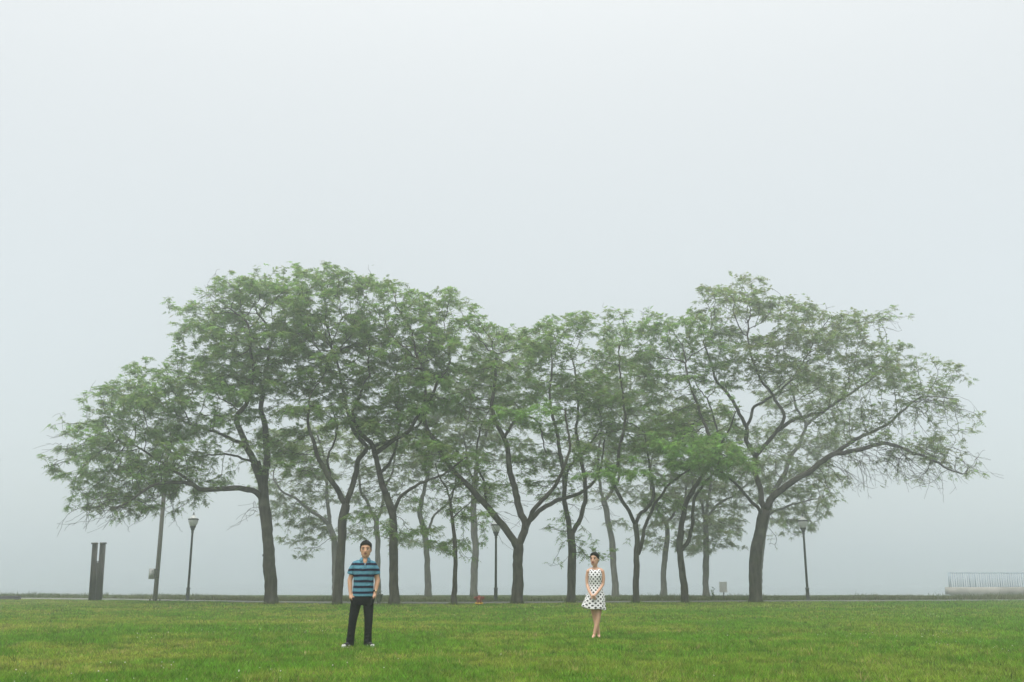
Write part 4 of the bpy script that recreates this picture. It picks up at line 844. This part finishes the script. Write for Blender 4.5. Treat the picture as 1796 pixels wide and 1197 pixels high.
# ---------------- the man
g = ground(631.7, 1136.2); rz = math.atan2(-g[0], g[1])
mb = MB(); HC, HK, HY = np.array((.040, -.012, 1.634)), 1.14, R(-4)
head(mb, HC, HY, HK); limb(mb, [(.030, .025, 1.40), (.036, .015, 1.50), (.04, .008, 1.58)], [.066, .058, .058])
limb(mb, [(.018, .0, 1.36), (.02, .01, 1.15), (.018, .01, .92)], [.10, .10, .10]); limb(mb, [(.034, -.02, 1.475), (.035, -.072, 1.425), (.036, -.098, 1.385)], [.046, .034, .012])
arms = {-1: [(-.142, .0, 1.370), (-.215, .022, 1.12), (-.196, -.035, .88)], 1: [(.180, .0, 1.370), (.262, .025, 1.12), (.222, -.035, .90)]}
for s_, A in arms.items():
    limb(mb, A[:2], [.044, .043]); limb(mb, [A[1], (np.array(A[1]) * .6 + np.array(A[2]) * .4) + (0, 0, 0), A[2]], [.043, .040, .028])
    w = np.array(A[2]); pm = w + np.array((-s_ * .012, -.012, -.055))
    limb(mb, [w, pm], [.027, .036])
    for f in range(4):
        b0 = pm + np.array((-s_ * .010 + (f - 1.5) * .010 * s_, -.022 + f * .013, -.03)); limb(mb, [b0, b0 + (-s_ * .012, -.004, -.038), b0 + (-s_ * .022, .002, -.068 + .006 * abs(f - 1.5))], [.0095, .009, .0075], 8)
    tb = pm + np.array((s_ * .002, -.032, .012)); limb(mb, [tb, tb + (-s_ * .014, -.022, -.026), tb + (-s_ * .020, -.020, -.052)], [.012, .0105, .009], 8)
limb(mb, [(-.09, .0, .86), (-.135, -.005, .47), (-.170, .02, .08)], [.085, .055, .045]); limb(mb, [(.10, .0, .86), (.115, -.005, .47), (.118, .02, .08)], [.085, .055, .045])
man = link('person', remeshed(mb, .009, 3, 'person'), M['skin_m'], None, True); man.location = g; man.rotation_euler = (0, 0, rz)
tag(man, 'standing person in a blue striped polo and black trousers with hands in pockets', 'person')
face(man, HC, HY, HK, M['hair'], M['lip_m'])
h = lambda *p: head_pt(HC, HY, HK, p); rot = Matrix.Rotation(HY, 4, 'Z'); mb = MB()
ringed(mb, HC, HY, HK, [(z * 1.05 if z > .05 else z, a_, b_, c_) for z, a_, b_, c_ in HAIR])
for s_ in (-1, 1): limb(mb, [h(s_ * .058, -.060, .072), h(s_ * .071, -.030, .040), h(s_ * .071, -.014, -.012)], [.012, .012, .006], 8)
for i in range(26):
    x_ = -.055 + .11 * i / 25; q_ = h(x_, -.086 + 9 * x_ * x_, .078 - 5 * x_ * x_); limb(mb, [q_ + np.array((0, .01, .012)), q_ + np.array((random.gauss(0, .006), -.006, random.uniform(-.008, .010)))], [.009, .003], 6)
for i in range(150):
    a_ = random.uniform(0, 6.28); rr = random.uniform(0, 1) ** .5; p = (.066 * rr * math.cos(a_), .004 + .088 * rr * math.sin(a_), .136 - .060 * rr * rr); q_ = h(*p); limb(mb, [q_, q_ + np.array((random.gauss(0, .010), random.gauss(-.004, .010), .012))], [.007, .003], 6)
link('hair', remeshed(mb, .006, 1, 'hair'), M['hair'], man, True)
mb = MB(); loft(mb, [(.842, .018, .0, .188, .128), (.86, .018, .0, .190, .130), (.95, .018, .0, .180, .124), (1.05, .02, -.002, .173, .120), (1.15, .02, -.004, .176, .122), (1.25, .02, -.004, .184, .126), (1.33, .02, .0, .186, .122), (1.39, .02, .004, .168, .108), (1.435, .025, .010, .135, .086), (1.465, .03, .012, .085, .068)])
for s_, sx in ((-1, -.137), (1, .175)):
    mb.ball((sx, 0, 1.375), .061); mb.tube(spline(np.array([(sx, .0, 1.375), (sx + s_ * .045, .008, 1.30), (sx + s_ * .072, .014, 1.215)]), .02), np.linspace(.061, .064, len(spline(np.array([(sx, .0, 1.375), (sx + s_ * .045, .008, 1.30), (sx + s_ * .072, .014, 1.215)]), .02))), 20); limb(mb, [(sx - s_ * .06, .005, 1.42), (sx, .0, 1.39)], [.042, .055])
rs = np.random.default_rng(4)
for i in range(14):
    z = rs.uniform(.88, 1.15); a_ = rs.uniform(3.5, 5.9); c0 = np.array((.018 + .172 * math.cos(a_), .12 * math.sin(a_), z)); limb(mb, [c0, c0 + np.array((rs.uniform(.03, .07), 0, rs.uniform(.02, .07)))], [.008, .005], 6)
sh = link('polo_shirt', remeshed(mb, .008, 5, 'polo_shirt'), M['polo'], man, True)
# open collar
a = np.linspace(R(-62), R(242), 34); V = []
for i, t_a in enumerate(a):
    fr_ = min(i, 33 - i) / 16.5; cx, cy_ = .034, .012; dx, dy = math.cos(t_a), math.sin(t_a)
    tipd = .03 * max(0, 1 - fr_ * 3)
    for rr, zz in ((.062, 1.455), (.066, 1.512 - .02 * (1 - fr_)), (.074, 1.510 - .02 * (1 - fr_)), (.100 + tipd, 1.452 - tipd * .9)): V.append((cx + rr * dx, cy_ + rr * .98 * dy, zz))
Q = [(i * 4 + k, i * 4 + 4 + k, i * 4 + 5 + k, i * 4 + 1 + k) for i in range(33) for k in range(3)]
mb = MB(); mb.put(V, Q); co = mb.build('collar', M['collar'], sh, True); sd = co.modifiers.new('thick', 'SOLIDIFY'); sd.thickness = .006; sd.offset = 0
mb = MB(); limb(mb, [(.034, -.112, 1.395), (.036, -.122, 1.345)], [.010, .009], 8); mb.build('placket', M['collar'], sh, True)
for z in (1.385, 1.352):
    mb = MB(); mb.ball((.036, -.131, z), (.006, .003, .006), 8, 6); mb.build('button', M['white'], sh, True)
mb = MB(); loft(mb, [(.70, .01, .0, .10, .10), (.76, .01, .0, .172, .115), (.82, .016, .0, .182, .122), (.90, .018, .0, .176, .118), (.93, .018, .0, .165, .11)])
for s_, pts in ((-1, [(-.085, .0, .80), (-.112, .0, .64), (-.140, -.01, .46), (-.160, .005, .25), (-.172, .012, .07)]), (1, [(.108, .0, .80), (.118, .0, .64), (.126, -.01, .46), (.124, .005, .25), (.124, .012, .07)])):
    limb(mb, pts, [.094, .088, .073, .066, .070]); q = np.array(pts[-1]); loft(mb, [(.03, q[0], q[1], .068, .078), (.06, q[0], q[1], .070, .080), (.16, q[0], q[1] - .002, .067, .072)], 24)
    limb(mb, [(pts[0][0] + s_ * .075, -.045, .80), (pts[0][0] + s_ * .055, -.06, .71)], [.040, .034])
    for i in range(7):
        z = rs.uniform(.08, .5); limb(mb, [(np.interp(z, [.07, .46], [pts[4][0], pts[2][0]]) - .05, -.062, z), (np.interp(z, [.07, .46], [pts[4][0], pts[2][0]]) + .04, -.064, z + rs.uniform(-.03, .04))], [.007, .005], 6)
link('trousers', remeshed(mb, .008, 4, 'trousers'), M['trouser'], man, True)
for s_, fx, yaw in ((-1, -.185, R(-32)), (1, .128, R(28))):
    rot = Matrix.Rotation(yaw, 4, 'Z'); f = lambda x, y, z: np.array(rot @ Vector((x, y, z))) + np.array((fx, 0, 0))
    mb = MB(); limb(mb, [f(0, .055, .055), f(0, -.03, .055), f(0, -.12, .042), f(0, -.17, .036)], [.044, .044, .042, .034]); shoe = link('shoe', remeshed(mb, .006, 3, 'shoe'), M['shoe'], man, True)
    mb = MB()
    for y in np.linspace(.06, -.18, 9): mb.ball(f(0, y, .012), (.047 if y > -.15 else .038, .03, .014), 12, 6, rot)
    link('sole', remeshed(mb, .006, 2, 'sole'), M['white'], shoe, True)
    mb = MB(); mb.ball(f(0, -.165, .036), (.040, .042, .033), 12, 8, rot); mb.build('toe_cap', M['white'], shoe, True)
    for q in range(3):
        mb = MB(); mb.tube([f(-.045, -.02 - q * .03, .03), f(-.028, -.03 - q * .03, .08 - q * .008), f(.028, -.03 - q * .03, .08 - q * .008), f(.045, -.02 - q * .03, .03)], .009, 6); mb.build('stripe', M['white'], shoe)
w = np.array(arms[1][2]) + np.array((.002, .006, .035)); dv = np.array(arms[1][1]) - np.array(arms[1][2]); dv /= np.linalg.norm(dv)
mb = MB(); mb.tube([w - dv * .012, w + dv * .012], .0345, 18); wt = mb.build('wristwatch', M['black'], man, True)
mb = MB(); mb.tube([w + np.array((.012, -.028, 0)), w + np.array((.016, -.040, 0))], .019, 16); mb.build('watch_case', M['gold'], wt, True)

def widen(o, cx, z0, f):
    V = np.empty(len(o.data.vertices) * 3, np.float32); o.data.vertices.foreach_get('co', V); V = V.reshape(-1, 3)
    w = np.clip((V[:, 2] - z0) / .06, 0, 1); V[:, 0] = cx + (V[:, 0] - cx) * (1 + (f - 1) * w); o.data.vertices.foreach_set('co', V.ravel()); o.data.update()
widen(man, .04, 1.49, 1.13)
for o_ in man.children_recursive:
    if o_.name.split('.')[0] in ('hair', 'eye', 'iris', 'eyelid', 'eyebrow', 'lips'): widen(o_, .04, 1.45, 1.13)

# ---------------- the woman
g = ground(1046.2, 1120.2); rz = math.atan2(-g[0], g[1])
mb = MB(); HC, HK, HY = np.array((-.010, -.012, 1.527)), 1.12, R(-18)
head(mb, HC, HY, HK); limb(mb, [(0, .02, 1.30), (-.002, .015, 1.39), (-.006, .008, 1.46)], [.060, .047, .048])
loft(mb, [(.60, .0, .0, .10, .08), (.80, 0, 0, .145, .10), (.92, 0, 0, .118, .085), (1.02, 0, 0, .102, .078), (1.12, 0, 0, .112, .086), (1.22, 0, 0, .124, .092), (1.30, 0, .005, .118, .075), (1.345, 0, .012, .075, .05)])
for s_ in (-1, 1): limb(mb, [(s_ * .05, .012, 1.335), (s_ * .105, .008, 1.315), (s_ * .142, .005, 1.285)], [.034, .040, .042])
HL, HR = np.array((-.058, -.180, .800)), np.array((-.030, -.205, .812))
limb(mb, [(-.146, .005, 1.285), (-.168, .015, 1.16), (-.166, .010, 1.03)], [.036, .034, .030]); limb(mb, [(-.166, .010, 1.03), (-.135, -.07, .93), (-.092, -.150, .842)], [.031, .029, .021])
limb(mb, [(.148, .005, 1.285), (.162, .012, 1.16), (.150, .005, 1.04)], [.036, .034, .030]); limb(mb, [(.150, .005, 1.04), (.085, -.09, .945), (.015, -.175, .862)], [.031, .029, .021])
limb(mb, [(-.092, -.150, .842), HL], [.021, .027]); limb(mb, [(.015, -.175, .862), HR], [.021, .027])
for f in range(4):
    b0 = HL + np.array((.008 + f * .004, -.004 + f * .004, -.018 + f * .012)); limb(mb, [b0, b0 + (.026, .006, -.026), b0 + (.042, .016, -.048 + f * .004)], [.0095, .009, .0075], 8)
    b0 = HR + np.array((-.012, -.006, -.024 + f * .015)); limb(mb, [b0, b0 + (-.030, -.004, -.020), b0 + (-.052, .016, -.034 + f * .004)], [.0095, .009, .0075], 8)
limb(mb, [HL + (.004, -.022, .012), HL + (.028, -.030, .0), HL + (.046, -.022, -.012)], [.011, .010, .0085], 8); limb(mb, [HR + (0, -.02, .014), HR + (-.026, -.024, .012), HR + (-.046, -.018, .004)], [.011, .010, .0085], 8)
limb(mb, [(.058, .0, .76), (.048, -.012, .56), (.036, -.030, .385), (.010, -.028, .26), (-.044, -.045, .075)], [.088, .074, .050, .049, .031])
limb(mb, [(-.058, .01, .76), (-.042, .025, .56), (-.020, .035, .385), (.010, .055, .26), (.046, .075, .075)], [.088, .074, .050, .049, .031])
limb(mb, [(-.046, -.025, .045), (-.056, -.075, .045), (-.066, -.135, .028), (-.070, -.165, .020)], [.032, .031, .030, .022]); limb(mb, [(.046, .095, .045), (.048, .045, .045), (.052, -.015, .028), (.053, -.045, .020)], [.032, .031, .030, .022])
wom = link('person', remeshed(mb, .008, 3, 'person'), M['skin_w'], None, True); wom.location = g; wom.rotation_euler = (0, 0, rz)
tag(wom, 'standing person in a white sleeveless polka dot dress with hands clasped in front', 'person')
face(wom, HC, HY, HK, M['hair'], M['lip_w'])
h = lambda *p: head_pt(HC, HY, HK, p); rot = Matrix.Rotation(HY, 4, 'Z'); mb = MB()
ringed(mb, HC, HY, HK, [(z * .97, a_, b_ * .985, c_) for z, a_, b_, c_ in HAIR]); mb.ball(h(0, .112, .012), np.array((.040, .034, .040)) * HK)
for s_ in (-1, 1): limb(mb, [h(s_ * .012, -.086, .083), h(s_ * .050, -.060, .060), h(s_ * .070, -.014, .022), h(s_ * .066, .03, -.01)], [.010, .014, .015, .014], 8)
link('hair', remeshed(mb, .006, 2, 'hair'), M['hair'], wom, True)
# dress: one lofted sheet, dots printed round it
m, nt, b = mat_new('polka_dot_cotton'); N, L = nt.nodes, nt.links; setp(b, Roughness=.85); b.inputs['Specular IOR Level'].default_value = .2
at_ = N.new('ShaderNodeAttribute'); at_.attribute_name = 'cloth'; sp = N.new('ShaderNodeSeparateXYZ'); L.new(at_.outputs['Vector'], sp.inputs[0])
v_ = mnode(N, L, 'DIVIDE', sp.outputs[1], .043); row = mnode(N, L, 'FLOOR', v_); odd = mnode(N, L, 'MULTIPLY', mnode(N, L, 'MODULO', row, 2.0), .5)
u_ = mnode(N, L, 'ADD', mnode(N, L, 'DIVIDE', sp.outputs[0], .082), odd)
du = mnode(N, L, 'MULTIPLY', mnode(N, L, 'SUBTRACT', mnode(N, L, 'FRACT', mnode(N, L, 'ADD', u_, 50.0)), .5), .082); dv_ = mnode(N, L, 'MULTIPLY', mnode(N, L, 'SUBTRACT', mnode(N, L, 'FRACT', v_), .5), .043)
dd = mnode(N, L, 'SQRT', mnode(N, L, 'ADD', mnode(N, L, 'MULTIPLY', du, du), mnode(N, L, 'MULTIPLY', dv_, dv_)))
mx = N.new('ShaderNodeMixRGB'); L.new(mnode(N, L, 'LESS_THAN', dd, .0172), mx.inputs[0]); mx.inputs[1].default_value = (.74, .74, .74, 1); mx.inputs[2].default_value = (.012, .010, .014, 1); L.new(mx.outputs[0], b.inputs['Base Color'])
cloth_bump(m, 10, .5)
prof = np.array([(1.366, -.004, .012, .062, .052), (1.350, -.004, .010, .090, .064), (1.325, -.002, .004, .113, .084), (1.27, 0, -.004, .126, .101), (1.20, 0, -.012, .133, .113), (1.12, 0, -.008, .124, .103), (1.03, 0, 0, .114, .092), (.97, 0, 0, .124, .098), (.90, .004, 0, .152, .114), (.82, .004, 0, .170, .128), (.74, .002, 0, .178, .138), (.66, 0, 0, .182, .146), (.60, 0, 0, .188, .152), (.552, 0, 0, .188, .156)])
zz = np.concatenate((np.linspace(1.366, 1.27, 8), np.linspace(1.255, .552, 44))); n = 96; a = np.linspace(0, 2 * math.pi, n, endpoint=False); V, UVc = [], []
for z in zz:
    cx, cy_, rx, ry = [np.interp(z, prof[::-1, 0], prof[::-1, k]) for k in (1, 2, 3, 4)]
    sk = max(0, (.93 - z) / .38); f_ = 1 + .060 * sk * np.sin(8 * a + 1.2 + 2.2 * sk) + .035 * sk * np.sin(5 * a - 1 + z * 9) + .012 * np.sin(4 * a + z * 25) * (1 - sk)
    x = cx + rx * np.cos(a) * f_; y = cy_ + ry * np.sin(a) * f_; zc = np.full(n, z)
    left = np.clip(-np.cos(a - .25), 0, 1) ** 2; x = x - left * .105 * sk ** 1.6; zc = zc + left * .055 * sk ** 2 + .012 * sk * np.sin(4 * a + .5)
    fr_ = np.clip(-np.sin(a), 0, 1) * np.clip((z - 1.29) / .07, 0, 1); zc = zc - fr_ * .045
    V.append(np.stack((x, y, zc), 1)); UVc.append(np.stack(((a - 1.5 * math.pi) * (.135 + .03 * sk), np.full(n, z), np.zeros(n)), 1))
K = len(zz); i = np.arange(K - 1)[:, None] * n; k = np.arange(n)[None, :]; k2 = (k + 1) % n
me = np_mesh('dress', np.concatenate(V), None, np.stack((i + k, i + n + k, i + n + k2, i + k2), -1).reshape(-1, 4))
at_ = me.attributes.new('cloth', 'FLOAT_VECTOR', 'POINT'); at_.data.foreach_set('vector', np.concatenate(UVc).astype(np.float32).ravel())
dr = link('dress', me, m, wom, True); sd = dr.modifiers.new('thick', 'SOLIDIFY'); sd.thickness = .005; sd.offset = 1
HAZE_TOP, HAZE_DENSITY = 18.2, 0.0046
# ================================================================ fog
HZ = MB(); x0, x1, y0, y1, z0, z1 = -3300, 3300, -400, 3500, -3.6, HAZE_TOP
HZ.box(((x0 + x1) / 2, (y0 + y1) / 2, (z0 + z1) / 2), (x1 - x0, y1 - y0, z1 - z0))
m = bpy.data.materials.new('fog'); m.use_nodes = True; nt = m.node_tree; nt.nodes.clear()
pv = nt.nodes.new('ShaderNodeVolumePrincipled'); pv.inputs['Density'].default_value = HAZE_DENSITY
pv.inputs['Color'].default_value = (0.965, 0.99, 1.0, 1); pv.inputs['Anisotropy'].default_value = 0.8
mo = nt.nodes.new('ShaderNodeOutputMaterial'); nt.links.new(pv.outputs[0], mo.inputs['Volume'])
haze = HZ.build('haze', m); tag(haze, 'pale even fog lying over the lawn and lake', 'fog', kind='stuff')
